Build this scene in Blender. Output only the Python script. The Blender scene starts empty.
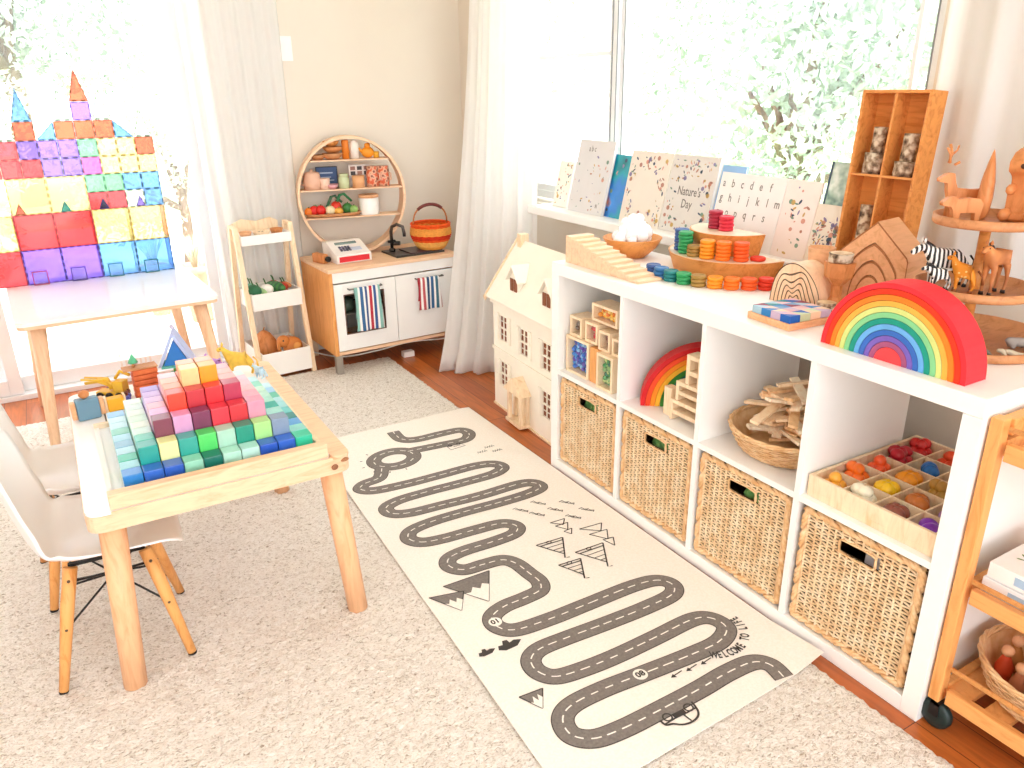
import bpy, math, random
from math import sin, cos, pi, radians as R_
from mathutils import Vector, Matrix
C = bpy.context.scene
COL = C.collection
rnd = random.Random(7)
# ------------------------------------------------------------------ camera, sky, exposure
cam = bpy.data.cameras.new('camera'); cam.lens = 27.06; cam.sensor_width = 36; cam.clip_start = 0.05
co = bpy.data.objects.new('camera', cam); COL.objects.link(co); C.camera = co
_yaw, _pit, _rol = -0.5285, 0.3677, -0.0141
_f = Vector((-sin(_yaw)*cos(_pit), cos(_yaw)*cos(_pit), -sin(_pit))); _r = Vector((cos(_yaw), sin(_yaw), 0)); _u = _r.cross(_f)
_r, _u = cos(_rol)*_r + sin(_rol)*_u, -sin(_rol)*_r + cos(_rol)*_u
co.matrix_world = Matrix(((_r.x, _u.x, -_f.x, -1.426), (_r.y, _u.y, -_f.y, -0.6921), (_r.z, _u.z, -_f.z, 1.3226), (0, 0, 0, 1)))
W = bpy.data.worlds.new('sky'); C.world = W; W.use_nodes = True
bg = W.node_tree.nodes['Background']; bg.inputs[0].default_value = (0.90, 0.955, 1.0, 1); bg.inputs[1].default_value = 3.2
C.view_settings.view_transform = 'Standard'; C.view_settings.look = 'None'; C.view_settings.gamma = 1.0
C.view_settings.use_curve_mapping = False; C.view_settings.exposure = 0.5
C.cycles.use_denoising = True; C.cycles.max_bounces = 8; C.cycles.diffuse_bounces = 5; C.cycles.transparent_max_bounces = 24
C.cycles.transmission_bounces = 6; C.cycles.caustics_reflective = False; C.cycles.sample_clamp_indirect = 8

sl0 = bpy.data.lights.new('sun', 'SUN'); sl0.energy = 7.0; sl0.angle = R_(3); sl0.color = (.98, .985, 1)
so = bpy.data.objects.new('sun', sl0); COL.objects.link(so); so.rotation_euler = Vector((-.28, -.22, 1)).to_track_quat('Z', 'Y').to_euler()
# ------------------------------------------------------------------ materials
def lin(h):
    if isinstance(h, str):
        h = h.lstrip('#'); c = [int(h[i:i+2], 16)/255 for i in (0, 2, 4)]
        return tuple(x/12.92 if x <= .04045 else ((x+.055)/1.055)**2.4 for x in c) + (1,)
    return h
_mc = {}
def nt(name):
    m = bpy.data.materials.new(name); m.use_nodes = True; t = m.node_tree
    return m, t, t.nodes['Principled BSDF']
def N(t, ty, **k):
    n = t.nodes.new(ty)
    for a, v in k.items():
        if a.startswith('_'): n.inputs[a[1:].replace('_', ' ')].default_value = v
        else: setattr(n, a, v)
    return n
def ramp(t, fac, stops):
    n = t.nodes.new('ShaderNodeValToRGB'); e = n.color_ramp.elements
    while len(e) < len(stops): e.new(.5)
    for i, (p, c) in enumerate(stops): e[i].position = p; e[i].color = lin(c)
    t.links.new(fac, n.inputs[0]); return n
def bump(t, p, h, s, d=.002):
    b = N(t, 'ShaderNodeBump', _Strength=s, _Distance=d); t.links.new(h, b.inputs['Height']); t.links.new(b.outputs[0], p.inputs['Normal'])
def paint(h, rough=.45, spec=.4, var=.06, name=None, sc=14):
    """painted / moulded surface with faint tone variation"""
    k = ('p', h, rough, var, sc)
    if k in _mc: return _mc[k]
    m, t, p = nt(name or 'paint_'+h); p.inputs['Roughness'].default_value = rough; p.inputs['Specular IOR Level'].default_value = spec
    tc = N(t, 'ShaderNodeTexCoord'); n = N(t, 'ShaderNodeTexNoise', _Scale=float(sc), _Detail=3.0); t.links.new(tc.outputs['Object'], n.inputs['Vector'])
    c = lin(h); r = ramp(t, n.outputs[0], [(.3, tuple(x*(1-var) for x in c[:3])+(1,)), (.7, tuple(min(1, x*(1+var)) for x in c[:3])+(1,))])
    t.links.new(r.outputs[0], p.inputs['Base Color']); _mc[k] = m; return m
def wood(h, h2, sc=(3, 30, 30), rough=.45, name=None, dist=1.5):
    k = ('w', h, h2, sc, rough)
    if k in _mc: return _mc[k]
    m, t, p = nt(name or 'wood_'+h); p.inputs['Roughness'].default_value = rough; p.inputs['Specular IOR Level'].default_value = .35
    tc = N(t, 'ShaderNodeTexCoord'); mp = N(t, 'ShaderNodeMapping'); mp.inputs['Scale'].default_value = sc
    t.links.new(tc.outputs['Object'], mp.inputs[0])
    n = N(t, 'ShaderNodeTexNoise', _Scale=1.6, _Detail=6.0, _Roughness=.62, _Distortion=dist); t.links.new(mp.outputs[0], n.inputs['Vector'])
    r = ramp(t, n.outputs[0], [(.28, h2), (.5, h), (.75, tuple(min(1, x*1.12) for x in lin(h)[:3])+(1,))])
    t.links.new(r.outputs[0], p.inputs['Base Color']); bump(t, p, n.outputs[0], .15, .001); _mc[k] = m; return m
def fabric(h, tr=.35, clear=0.0, name='curtain_cloth'):
    m, t, p = nt(name); p.inputs['Base Color'].default_value = lin(h); p.inputs['Roughness'].default_value = .95
    tc = N(t, 'ShaderNodeTexCoord'); w = N(t, 'ShaderNodeTexNoise', _Scale=420.0); t.links.new(tc.outputs['Object'], w.inputs['Vector']); bump(t, p, w.outputs[0], .15, .0006)
    tl = N(t, 'ShaderNodeBsdfTranslucent'); tl.inputs[0].default_value = lin(h); mx = N(t, 'ShaderNodeMixShader'); mx.inputs[0].default_value = tr
    o = t.nodes['Material Output']; t.links.new(p.outputs[0], mx.inputs[1]); t.links.new(tl.outputs[0], mx.inputs[2]); last = mx
    if clear:
        tp = N(t, 'ShaderNodeBsdfTransparent'); m2 = N(t, 'ShaderNodeMixShader'); m2.inputs[0].default_value = clear
        t.links.new(mx.outputs[0], m2.inputs[1]); t.links.new(tp.outputs[0], m2.inputs[2]); last = m2
    t.links.new(last.outputs[0], o.inputs[0]); return m
def tinted(h, dens=.75, gl=.07, name=None):
    """see-through tinted plastic or plain glass"""
    k = ('t', h, dens, gl)
    if k in _mc: return _mc[k]
    m, t, p = nt(name or 'clear_'+h); t.nodes.remove(p); o = t.nodes['Material Output']
    tp = N(t, 'ShaderNodeBsdfTransparent'); tp.inputs[0].default_value = lin(h)
    d = N(t, 'ShaderNodeBsdfTranslucent'); d.inputs[0].default_value = lin(h)
    mx = N(t, 'ShaderNodeMixShader'); mx.inputs[0].default_value = 1-dens; t.links.new(tp.outputs[0], mx.inputs[2]); t.links.new(d.outputs[0], mx.inputs[1])
    g = N(t, 'ShaderNodeBsdfGlossy', _Roughness=.08); m2 = N(t, 'ShaderNodeMixShader'); m2.inputs[0].default_value = gl
    t.links.new(mx.outputs[0], m2.inputs[1]); t.links.new(g.outputs[0], m2.inputs[2]); t.links.new(m2.outputs[0], o.inputs[0]); _mc[k] = m; return m
def metal(h, rough=.35):
    k = ('m', h, rough)
    if k in _mc: return _mc[k]
    m, t, p = nt('metal_'+h); p.inputs['Base Color'].default_value = lin(h); p.inputs['Metallic'].default_value = .9; p.inputs['Roughness'].default_value = rough
    n = N(t, 'ShaderNodeTexNoise', _Scale=60.0); bump(t, p, n.outputs[0], .05); _mc[k] = m; return m
def spotted(name, stops, sc=12, ty='ShaderNodeTexVoronoi', rough=.6, detail=None, bs=.2):
    m, t, p = nt(name); p.inputs['Roughness'].default_value = rough
    tc = N(t, 'ShaderNodeTexCoord'); n = N(t, ty, _Scale=float(sc)); t.links.new(tc.outputs['Object'], n.inputs['Vector'])
    out = n.outputs['Distance'] if ty.endswith('Voronoi') else n.outputs[0]
    r = ramp(t, out, stops); t.links.new(r.outputs[0], p.inputs['Base Color']); bump(t, p, out, bs, .001); return m
def striped(name, cols, period, axis=0, rough=.8, dist=0.0, edge=.03):
    """stripes of given (width fraction, colour) repeated along an object axis"""
    m, t, p = nt(name); p.inputs['Roughness'].default_value = rough
    tc = N(t, 'ShaderNodeTexCoord'); s = N(t, 'ShaderNodeSeparateXYZ'); vec = tc.outputs['Object']
    if dist:
        n = N(t, 'ShaderNodeTexNoise', _Scale=14.0); t.links.new(vec, n.inputs['Vector']); va = N(t, 'ShaderNodeVectorMath', operation='MULTIPLY_ADD')
        va.inputs[1].default_value = (dist,)*3; t.links.new(n.outputs['Color'], va.inputs[0]); t.links.new(vec, va.inputs[2]); vec = va.outputs[0]
    t.links.new(vec, s.inputs[0]); d = N(t, 'ShaderNodeMath', operation='DIVIDE'); d.inputs[1].default_value = period; t.links.new(s.outputs[axis], d.inputs[0])
    fr = N(t, 'ShaderNodeMath', operation='FRACT'); t.links.new(d.outputs[0], fr.inputs[0])
    st = []; x = 0
    for w, c in cols: st.append((x, c)); x += w
    r = ramp(t, fr.outputs[0], st); r.color_ramp.interpolation = 'CONSTANT'; t.links.new(r.outputs[0], p.inputs['Base Color']); return m

WHITE = paint('#f7f5f1', .35, .45, .01, 'white_laminate')
WHITE2 = paint('#f3efe9', .5, .3, .015, 'white_paint')
WALLM = paint('#e6dcce', .9, .1, .02, 'wall_paint', 3)
BIRCH = wood('#f0caa6', '#e2b189', (4, 28, 28))
BIRCHZ = wood('#f0caa6', '#e2b189', (28, 28, 4), name='birch_upright')
BEECH = wood('#f1bb8e', '#e2a376', (28, 28, 4), name='beech_upright')
PALEW = wood('#f3dab8', '#e6c294', (24, 24, 5), name='pale_maple')
PINE = wood('#eaa864', '#d48640', (26, 26, 3), name='warm_pine')
PINEY = wood('#eaa864', '#d48640', (26, 3, 26), name='warm_pine_rail')
HONEY = wood('#dd944e', '#c0702f', (26, 3, 22), name='honey_wood')
OAKD = wood('#c98c5c', '#a8683c', (6, 20, 20), name='oiled_oak')
TOYW = wood('#d38a52', '#b0662f', (18, 18, 5), name='oiled_toy_wood')
ROOFW = wood('#e9b184', '#d59764', (5, 24, 24), name='light_cherry')
BLACK = paint('#1b1a1a', .4, .4, .05, 'black_plastic')
INK = paint('#4c4845', .9, .1, .05, 'grey_ink')
INKD = paint('#3a3634', .9, .1, .05, 'dark_ink')

# ------------------------------------------------------------------ mesh helpers
class B:
    def __init__(s): s.v = []; s.f = []; s.m = []; s.T = Matrix.Identity(4); s.sm = []
    def put(s, vs, fs, mi=0, smooth=False):
        o = len(s.v); s.v += [tuple(s.T @ Vector(v)) for v in vs]; s.f += [tuple(i+o for i in f) for f in fs]; s.m += [mi]*len(fs); s.sm += [smooth]*len(fs); return s
    def box(s, a, b, mi=0, T=None):
        x0, y0, z0 = a; x1, y1, z1 = b
        vs = [(x0, y0, z0), (x1, y0, z0), (x1, y1, z0), (x0, y1, z0), (x0, y0, z1), (x1, y0, z1), (x1, y1, z1), (x0, y1, z1)]
        if T: vs = [tuple(T @ Vector(v)) for v in vs]
        return s.put(vs, [(0, 3, 2, 1), (4, 5, 6, 7), (0, 1, 5, 4), (1, 2, 6, 5), (2, 3, 7, 6), (3, 0, 4, 7)], mi)
    def cbox(s, c, d, mi=0, rot=(0, 0, 0)):
        T = Matrix.Translation(c) @ Matrix.Rotation(rot[2], 4, 'Z') @ Matrix.Rotation(rot[1], 4, 'Y') @ Matrix.Rotation(rot[0], 4, 'X')
        return s.box((-d[0]/2, -d[1]/2, -d[2]/2), (d[0]/2, d[1]/2, d[2]/2), mi, T)
    def lathe(s, prof, n=24, c=(0, 0, 0), mi=0, ax='z', cap=True, sx=1, sy=1):
        vs = []; k = len(prof)
        for i in range(n):
            a = 2*pi*i/n
            for r, z in prof:
                p = (r*cos(a)*sx, r*sin(a)*sy, z)
                if ax == 'x': p = (p[2], p[0], p[1])
                if ax == 'y': p = (p[0], -p[2], p[1])
                vs.append((p[0]+c[0], p[1]+c[1], p[2]+c[2]))
        fs = []
        for i in range(n):
            j = (i+1) % n
            for q in range(k-1): fs.append((i*k+q, j*k+q, j*k+q+1, i*k+q+1))
        s.put(vs, fs, mi, True)
        if cap:
            o = len(s.v)-len(vs)
            for q, rev in ((0, True), (k-1, False)):
                if prof[q][0] > 1e-6:
                    r = [o+i*k+q for i in range(n)]; s.f.append(tuple(reversed(r)) if rev else tuple(r)); s.m.append(mi); s.sm.append(False)
        return s
    def tube(s, pts, r, n=8, mi=0, closed=False, cap=True):
        pts = [Vector(p) for p in pts]; k = len(pts); rs = r if isinstance(r, (list, tuple)) else [r]*k; vs = []; prev = None
        for i, p in enumerate(pts):
            if closed: d = pts[(i+1) % k]-pts[i-1]
            else: d = pts[min(i+1, k-1)]-pts[max(i-1, 0)]
            d.normalize()
            if prev is None: x = d.cross(Vector((0, 0, 1)) if abs(d.z) < .9 else Vector((1, 0, 0))).normalized()
            else: x = (prev-d*prev.dot(d)).normalized()
            prev = x; y = d.cross(x)
            for j in range(n):
                a = 2*pi*j/n; vs.append(tuple(p+rs[i]*(cos(a)*x+sin(a)*y)))
        fs = []
        for i in range(k if closed else k-1):
            i2 = (i+1) % k
            for j in range(n): fs.append((i*n+j, i*n+(j+1) % n, i2*n+(j+1) % n, i2*n+j))
        s.put(vs, fs, mi, True)
        if cap and not closed:
            o = len(s.v)-len(vs); s.f += [tuple(reversed(range(o, o+n))), tuple(range(o+(k-1)*n, o+k*n))]; s.m += [mi]*2; s.sm += [False]*2
        return s
    def prism(s, ol, d0, d1, ax='x', mi=0, smooth=False):
        """outline in the plane across ax, extruded d0..d1: x:(y,z) y:(x,z) z:(x,y)"""
        n = len(ol); f = {'x': lambda a, b, d: (d, a, b), 'y': lambda a, b, d: (a, d, b), 'z': lambda a, b, d: (a, b, d)}[ax]
        vs = [f(a, b, d0) for a, b in ol]+[f(a, b, d1) for a, b in ol]
        s.put(vs, [tuple(range(n-1, -1, -1)), tuple(range(n, 2*n))], mi)
        s.put(vs, [(i, (i+1) % n, n+(i+1) % n, n+i) for i in range(n)], mi, smooth); return s
    def arch(s, r0, r1, d0, d1, ax='x', c=(0, 0), a0=0, a1=pi, n=24, mi=0, sy=1, fn=None):
        """ring sector extruded; fn maps (angle, radius)->(a,b)"""
        g = fn or (lambda a, r: (c[0]+r*cos(a), c[1]+r*sin(a)*sy))
        ol = [g(a0+(a1-a0)*i/n, r1) for i in range(n+1)]+[g(a0+(a1-a0)*i/n, r0) for i in range(n, -1, -1)]
        f = {'x': lambda a, b, d: (d, a, b), 'y': lambda a, b, d: (a, d, b), 'z': lambda a, b, d: (a, b, d)}[ax]
        vs = [f(a, b, d) for d in (d0, d1) for a, b in ol]; k = len(ol); fs = []
        for i in range(n):
            fs.append((i, k-1-i, k-2-i, i+1)); fs.append((k+i, k+i+1, 2*k-2-i, 2*k-1-i))
        s.put(vs, fs, mi); s.put(vs, [(i, (i+1) % k, k+(i+1) % k, k+i) for i in range(k)], mi); return s
    def ball(s, c, r, n=12, mi=0):
        r = r if isinstance(r, (tuple, list)) else (r, r, r); k = n//2+1; vs = []; fs = []
        for i in range(k):
            th = pi*i/(k-1)
            for j in range(n):
                ph = 2*pi*j/n; vs.append((c[0]+r[0]*sin(th)*cos(ph), c[1]+r[1]*sin(th)*sin(ph), c[2]+r[2]*cos(th)))
        for i in range(k-1):
            for j in range(n):
                j2 = (j+1) % n
                fs.append((i*n+j, (i+1)*n+j, (i+1)*n+j2, i*n+j2))
        return s.put(vs, fs, mi, True)
    def grid(s, fn, nu, nv, mi=0, smooth=True, mfn=None):
        vs = [fn(i/nu, j/nv) for i in range(nu+1) for j in range(nv+1)]; fs = []; w = nv+1; o = len(s.v)
        for i in range(nu):
            for j in range(nv): fs.append((i*w+j, (i+1)*w+j, (i+1)*w+j+1, i*w+j+1))
        s.put(vs, fs, mi, smooth)
        if mfn: 
            q = len(s.m)-len(fs); s.m[q:] = [mfn((k//nv+.5)/nu, (k % nv+.5)/nv) for k in range(len(fs))]
        return s
    def mesh(s, name, mats):
        me = bpy.data.meshes.new(name); me.from_pydata(s.v, [], s.f)
        for m in (mats if isinstance(mats, (list, tuple)) else [mats]): me.materials.append(m)
        me.polygons.foreach_set('material_index', s.m); me.polygons.foreach_set('use_smooth', s.sm)
        me.validate(); me.update(); return me
def part(name, b, m, parent=None, loc=(0, 0, 0), rot=(0, 0, 0), bev=0, sm=None, label=None, sub=0):
    me = b.mesh(name, m)
    if sm is not None:
        me.polygons.foreach_set('use_smooth', [True]*len(me.polygons)); me.set_sharp_from_angle(angle=R_(sm))
    o = bpy.data.objects.new(name, me); COL.objects.link(o); o.location = loc; o.rotation_euler = rot
    if parent: o.parent = parent
    if bev:
        q = o.modifiers.new('bevel', 'BEVEL'); q.width = bev; q.segments = 2; q.limit_method = 'ANGLE'; q.angle_limit = R_(40)
    if sub: q = o.modifiers.new('subsurf', 'SUBSURF'); q.levels = sub; q.render_levels = sub
    if label: o['label'] = label
    return o
def tag(o, label, cat, group=None, kind=None):
    o['label'] = label; o['category'] = cat
    if group: o['group'] = group
    if kind: o['kind'] = kind
    return o
def thing(name, label, cat, loc=(0, 0, 0), rz=0, group=None, rot=None):
    o = bpy.data.objects.new(name, None); o.empty_display_size = .05; COL.objects.link(o); o.location = loc; o.rotation_euler = rot or (0, 0, rz)
    return tag(o, label, cat, group)
def solo(name, b, m, label, cat, loc=(0, 0, 0), rz=0, group=None, rot=None, **k):
    o = part(name, b, m, None, loc, rot or (0, 0, rz), **k); return tag(o, label, cat, group)
def struct(name, b, m, parent=None, **k):
    o = part(name, b, m, parent, **k)
    if not parent: o['kind'] = 'structure'
    return o
def dup(o, loc, rot=None, label=None, parent=None, group=None):
    c = o.copy(); COL.objects.link(c)
    if parent: c.parent = parent
    else:
        c.location = loc
        if rot: c.rotation_euler = rot
        if label: c['label'] = label
        if group: c['group'] = group
    for ch in [x for x in o.children]: dup(ch, None, parent=c)
    return c
def text_b(b, txt, size, T, mi, font_scale=(1, 1)):
    cu = bpy.data.curves.new('t', 'FONT'); cu.body = txt; cu.size = size; cu.align_x = 'CENTER'; cu.align_y = 'CENTER'; cu.resolution_u = 2; cu.offset = .0009 if size < .03 else .0004
    o = bpy.data.objects.new('t', cu); COL.objects.link(o); bpy.context.view_layer.update()
    me = bpy.data.meshes.new_from_object(o.evaluated_get(bpy.context.evaluated_depsgraph_get()))
    vs = [tuple(T @ Vector((v.co.x*font_scale[0], v.co.y*font_scale[1], 0))) for v in me.vertices]; b.put(vs, [tuple(p.vertices) for p in me.polygons], mi)
    bpy.data.objects.remove(o); bpy.data.curves.remove(cu); bpy.data.meshes.remove(me)
def skin(name, nodes, edges, m, parent=None, sub=1, loc=(0, 0, 0), rot=(0, 0, 0), label=None):
    me = bpy.data.meshes.new(name); me.from_pydata([n[:3] for n in nodes], edges, []); me.materials.append(m)
    o = bpy.data.objects.new(name, me); COL.objects.link(o); o.location = loc; o.rotation_euler = rot
    if parent: o.parent = parent
    q = o.modifiers.new('skin', 'SKIN'); q.use_smooth_shade = True
    if not me.skin_vertices: me.attributes.new  # layer comes with the modifier
    for i, n in enumerate(nodes):
        sv = me.skin_vertices[0].data[i]; r = n[3]; sv.radius = r if isinstance(r, tuple) else (r, r); sv.use_root = i == 0
    s = o.modifiers.new('subsurf', 'SUBSURF'); s.levels = sub; s.render_levels = sub
    if label: o['label'] = label
    return o
def smooth_path(p, n=6, closed=False):
    out = []; k = len(p)
    for i in range(k if closed else k-1):
        g = (lambda j: p[j % k]) if closed else (lambda j: p[min(max(j, 0), k-1)])
        a, b, c, d = g(i-1), g(i), g(i+1), g(i+2)
        for q in range(n):
            t = q/n; out.append(tuple(.5*((2*b[x])+(-a[x]+c[x])*t+(2*a[x]-5*b[x]+4*c[x]-d[x])*t*t+(-a[x]+3*b[x]-3*c[x]+d[x])*t**3) for x in range(len(b))))
    if not closed: out.append(tuple(p[-1]))
    return out
ORD = ['first', 'second', 'third', 'fourth', 'fifth', 'sixth', 'seventh', 'eighth', 'ninth', 'tenth', 'eleventh', 'twelfth']
# ------------------------------------------------------------------ the room
XW, YW = .61, 3.30
def plank_floor():
    m, t, p = nt('timber_floor'); p.inputs['Roughness'].default_value = .28
    tc = N(t, 'ShaderNodeTexCoord'); mp = N(t, 'ShaderNodeMapping'); mp.inputs['Rotation'].default_value = (0, 0, R_(90)); t.links.new(tc.outputs['Object'], mp.inputs[0])
    b = N(t, 'ShaderNodeTexBrick', _Scale=1.0); b.inputs['Mortar Size'].default_value = .0012; b.inputs['Brick Width'].default_value = 1.3; b.inputs['Row Height'].default_value = .085
    b.inputs['Color1'].default_value = lin('#c96f33'); b.inputs['Color2'].default_value = lin('#b35a26'); b.inputs['Mortar'].default_value = lin('#5c2a12'); t.links.new(mp.outputs[0], b.inputs['Vector'])
    n = N(t, 'ShaderNodeTexNoise', _Scale=2.2, _Detail=6.0, _Distortion=1.2); m2 = N(t, 'ShaderNodeMapping'); m2.inputs['Scale'].default_value = (22, 2, 1); t.links.new(tc.outputs['Object'], m2.inputs[0]); t.links.new(m2.outputs[0], n.inputs['Vector'])
    r = ramp(t, n.outputs[0], [(.3, '#a8a8a8'), (.65, '#ffffff')]); mx = N(t, 'ShaderNodeMixRGB', blend_type='MULTIPLY'); mx.inputs[0].default_value = .55
    t.links.new(b.outputs[0], mx.inputs[1]); t.links.new(r.outputs[0], mx.inputs[2]); t.links.new(mx.outputs[0], p.inputs['Base Color']); return m
struct('floor', B().box((-4.6, -2.6, -.06), (XW+.14, YW+.14, 0)), plank_floor())
struct('ceiling', B().box((-4.6, -2.6, 2.5), (XW+.14, YW+.14, 2.6)), paint('#f5f2ec', .9, .1, .01, 'ceiling_paint'))
WY0, WY1, WZ0, WZ1 = .60, 2.67, .82, 2.15
b = B()
for a, c in (((XW, -2.6, 0), (XW+.14, WY0, 2.5)), ((XW, WY1, 0), (XW+.14, YW+.14, 2.5)), ((XW, WY0, 0), (XW+.14, WY1, WZ0-.02)), ((XW, WY0, WZ1), (XW+.14, WY1, 2.5))): b.box(a, c)
struct('wall_right', b, WALLM)
struct('wall_left', B().box((-4.74, -2.6, 0), (-4.6, YW+.14, 2.5)), WALLM)
DX0, DX1, DZ1 = -3.3, -.72, 2.15
b = B()
for a, c in (((DX1, YW, 0), (XW, YW+.14, 2.5)), ((-4.6, YW, 0), (DX0, YW+.14, 2.5)), ((DX0, YW, DZ1), (DX1, YW+.14, 2.5))): b.box(a, c)
struct('wall_back', b, WALLM)
struct('baseboard_back', B().box((DX1+.01, YW-.014, 0), (XW, YW, .09)), WHITE2)
struct('baseboard_right', B().box((XW-.014, -2.6, 0), (XW, YW-.015, .09)), WHITE2)
struct('trim_1', B().box((.45, .5, WZ0-.035), (XW+.02, 2.36, WZ0)), WHITE, bev=.004)      # the deep window board the books stand on
GLASS = tinted('#ffffff', 1-.995, .03, 'window_glass')
FRAME = paint('#e9ebec', .3, .5, .01, 'window_frame_paint'); GASKET = paint('#8d9094', .5, .3, .02, 'window_gasket')
w = bpy.data.objects.new('window_1', None); COL.objects.link(w); w['kind'] = 'structure'; w.location = (XW+.07, WY0, WZ0)
def rect_frame(b, y0, y1, z0, z1, t, x0, x1, mi=0):
    b.box((x0, y0, z0), (x1, y0+t, z1), mi); b.box((x0, y1-t, z0), (x1, y1, z1), mi); b.box((x0, y0+t, z0), (x1, y1-t, z0+t), mi); b.box((x0, y0+t, z1-t), (x1, y1-t, z1), mi)
b = B(); rect_frame(b, 0, 2.07, 0, 1.33, .035, -.03, .03); b.box((-.03, 1.385, .035), (.03, 1.42, 1.295)); part('window_frame', b, FRAME, w, bev=.002)
b = B(); rect_frame(b, .035, 1.385, .035, 1.295, .018, -.012, .012); rect_frame(b, .035, .105, .035, 1.295, .012, -.02, .0); part('fixed_sash', b, FRAME, w)
b = B(); rect_frame(b, 1.42, 2.035, .035, 1.295, .028, -.02, .014); b.box((-.014, 1.448, .62), (.01, 2.007, .638)); part('opening_sash', b, FRAME, w)
b = B(); rect_frame(b, .053, 1.367, .053, 1.277, .005, -.0135, -.011); rect_frame(b, 1.384, 1.421, .035, 1.295, .004, -.033, -.03); part('gasket', b, GASKET, w)
part('pane', B().box((-.003, .053, .053), (.003, 1.367, 1.277)), GLASS, w)
part('pane', B().box((-.003, 1.448, .063), (.003, 2.007, 1.267)), GLASS, w)
d = bpy.data.objects.new('door_1', None); COL.objects.link(d); d['kind'] = 'structure'; d.location = (DX0, YW+.07, 0)
def xz_frame(b, x0, x1, z0, z1, t, y0, y1, tb=None):
    tb = tb or t; b.box((x0, y0, z0), (x0+t, y1, z1)); b.box((x1-t, y0, z0), (x1, y1, z1)); b.box((x0+t, y0, z0), (x1-t, y1, z0+tb)); b.box((x0+t, y0, z1-t), (x1-t, y1, z1))
b = B(); xz_frame(b, 0, 2.58, 0, DZ1, .04, -.06, .06, .025); part('door_frame', b, FRAME, d, bev=.002)
b = B(); xz_frame(b, .045, 1.60, .026, DZ1-.042, .055, -.045, -.015, .07); part('sliding_panel', b, FRAME, d, bev=.002)
b = B(); xz_frame(b, 1.50, 2.535, .026, DZ1-.042, .05, .0, .03, .07); part('fixed_panel', b, FRAME, d, bev=.002)
part('pane', B().box((.1, -.032, .097), (1.545, -.028, DZ1-.1)), GLASS, d)
part('pane', B().box((1.55, .013, .097), (2.485, .017, DZ1-.1)), GLASS, d)
b = B().cbox((1.572, -.055, 1.0), (.02, .018, .16)); part('door_handle', b, metal('#8a8d90'), d, bev=.004)
b = B().box((-.0015, -.004, -.03), (.04, 0, .055)).cbox((.02, -.006, .02), (.008, .006, .016)).cbox((.02, -.006, -.005), (.008, .006, .016))
solo('light_switch', B().box((-.035, -.008, -.055), (.035, 0, .055)).box((-.012, -.012, -.02), (.012, -.008, .02)), WHITE, 'white light switch plate high on the wall beside the left curtain', 'light switch', (-.325, YW, 1.51), bev=.002)

# ------------------------------------------------------------------ outside
PAVE, t, p = nt('patio_pavers'); p.inputs['Roughness'].default_value = .8
tc = N(t, 'ShaderNodeTexCoord'); br = N(t, 'ShaderNodeTexBrick', _Scale=1.0); br.inputs['Brick Width'].default_value = .42; br.inputs['Row Height'].default_value = .2; br.inputs['Mortar Size'].default_value = .004
br.inputs['Color1'].default_value = lin('#e2dcd2'); br.inputs['Color2'].default_value = lin('#d8d2c8'); br.inputs['Mortar'].default_value = lin('#8f8a84'); t.links.new(tc.outputs['Object'], br.inputs['Vector']); t.links.new(br.outputs[0], p.inputs['Base Color'])
struct('patio_ground', B().box((-7, YW+.14, -.12), (XW+.14, 9, -.05)), PAVE)
struct('garden_ground', B().box((XW+.14, -6, -1.3), (22, 22, -1.1)).box((-16, 9, -1.3), (XW+.14, 22, -.06)), spotted('lawn', [(.2, '#9fb37c'), (.8, '#c2cf9d')], 6, 'ShaderNodeTexNoise', .9))
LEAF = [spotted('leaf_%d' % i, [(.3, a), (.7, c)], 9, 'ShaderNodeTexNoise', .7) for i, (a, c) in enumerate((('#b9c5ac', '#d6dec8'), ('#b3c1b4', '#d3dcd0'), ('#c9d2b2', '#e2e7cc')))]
BARK = spotted('bark', [(.2, '#6e5a4a'), (.7, '#a08a76')], 18, 'ShaderNodeTexNoise', .9, bs=.6)
def tree(name, label, cat, loc, r, h, n, lm, group=None, seed=1, trunk=True):
    q = random.Random(seed); b = B()
    lobes = [(q.uniform(-.55, .55)*r, q.uniform(-.55, .55)*r, h+q.uniform(-.5, .55)*r, q.uniform(.35, .6)*r) for _ in range(9)]
    for _ in range(n):
        lx, ly, lz, lr = q.choice(lobes); d = Vector((q.gauss(0, 1), q.gauss(0, 1), q.gauss(0, 1))).normalized()*lr*q.uniform(.75, 1.05)
        c = Vector((lx, ly, lz))+d; s = r*q.uniform(.018, .04); u = Vector((q.gauss(0, 1), q.gauss(0, 1), q.gauss(0, 1))).normalized(); v = u.cross(d.normalized()+Vector((.01, 0, 0))).normalized()
        b.put([tuple(c-u*s), tuple(c-v*s*.45), tuple(c+u*s), tuple(c+v*s*.45)], [(0, 1, 2, 3)])
    o = thing(name, label, cat, loc, group=group); part('foliage', b, lm, o)
    if trunk:
        t = B().tube([(0, 0, 0), (.03*r, 0, h*.5), (0, .04*r, h*.9)], [.07*r, .05*r, .03*r], 8)
        for lx, ly, lz, lr in lobes[:6]: t.tube([(.02*r, 0, h*.55), (lx*.5, ly*.5, (lz+h*.6)/2), (lx, ly, lz)], [.03*r, .022*r, .01*r], 5)
        part('trunk', t, BARK, o)
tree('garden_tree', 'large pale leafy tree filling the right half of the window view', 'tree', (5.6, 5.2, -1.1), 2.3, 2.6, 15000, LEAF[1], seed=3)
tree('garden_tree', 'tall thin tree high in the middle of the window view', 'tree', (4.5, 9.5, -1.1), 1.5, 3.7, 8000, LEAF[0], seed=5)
tree('garden_bush', 'low bush under the trees at the far right of the window view', 'bush', (4.9, 1.2, -1.1), 1.1, 1.3, 8000, LEAF[2], seed=6)
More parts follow.
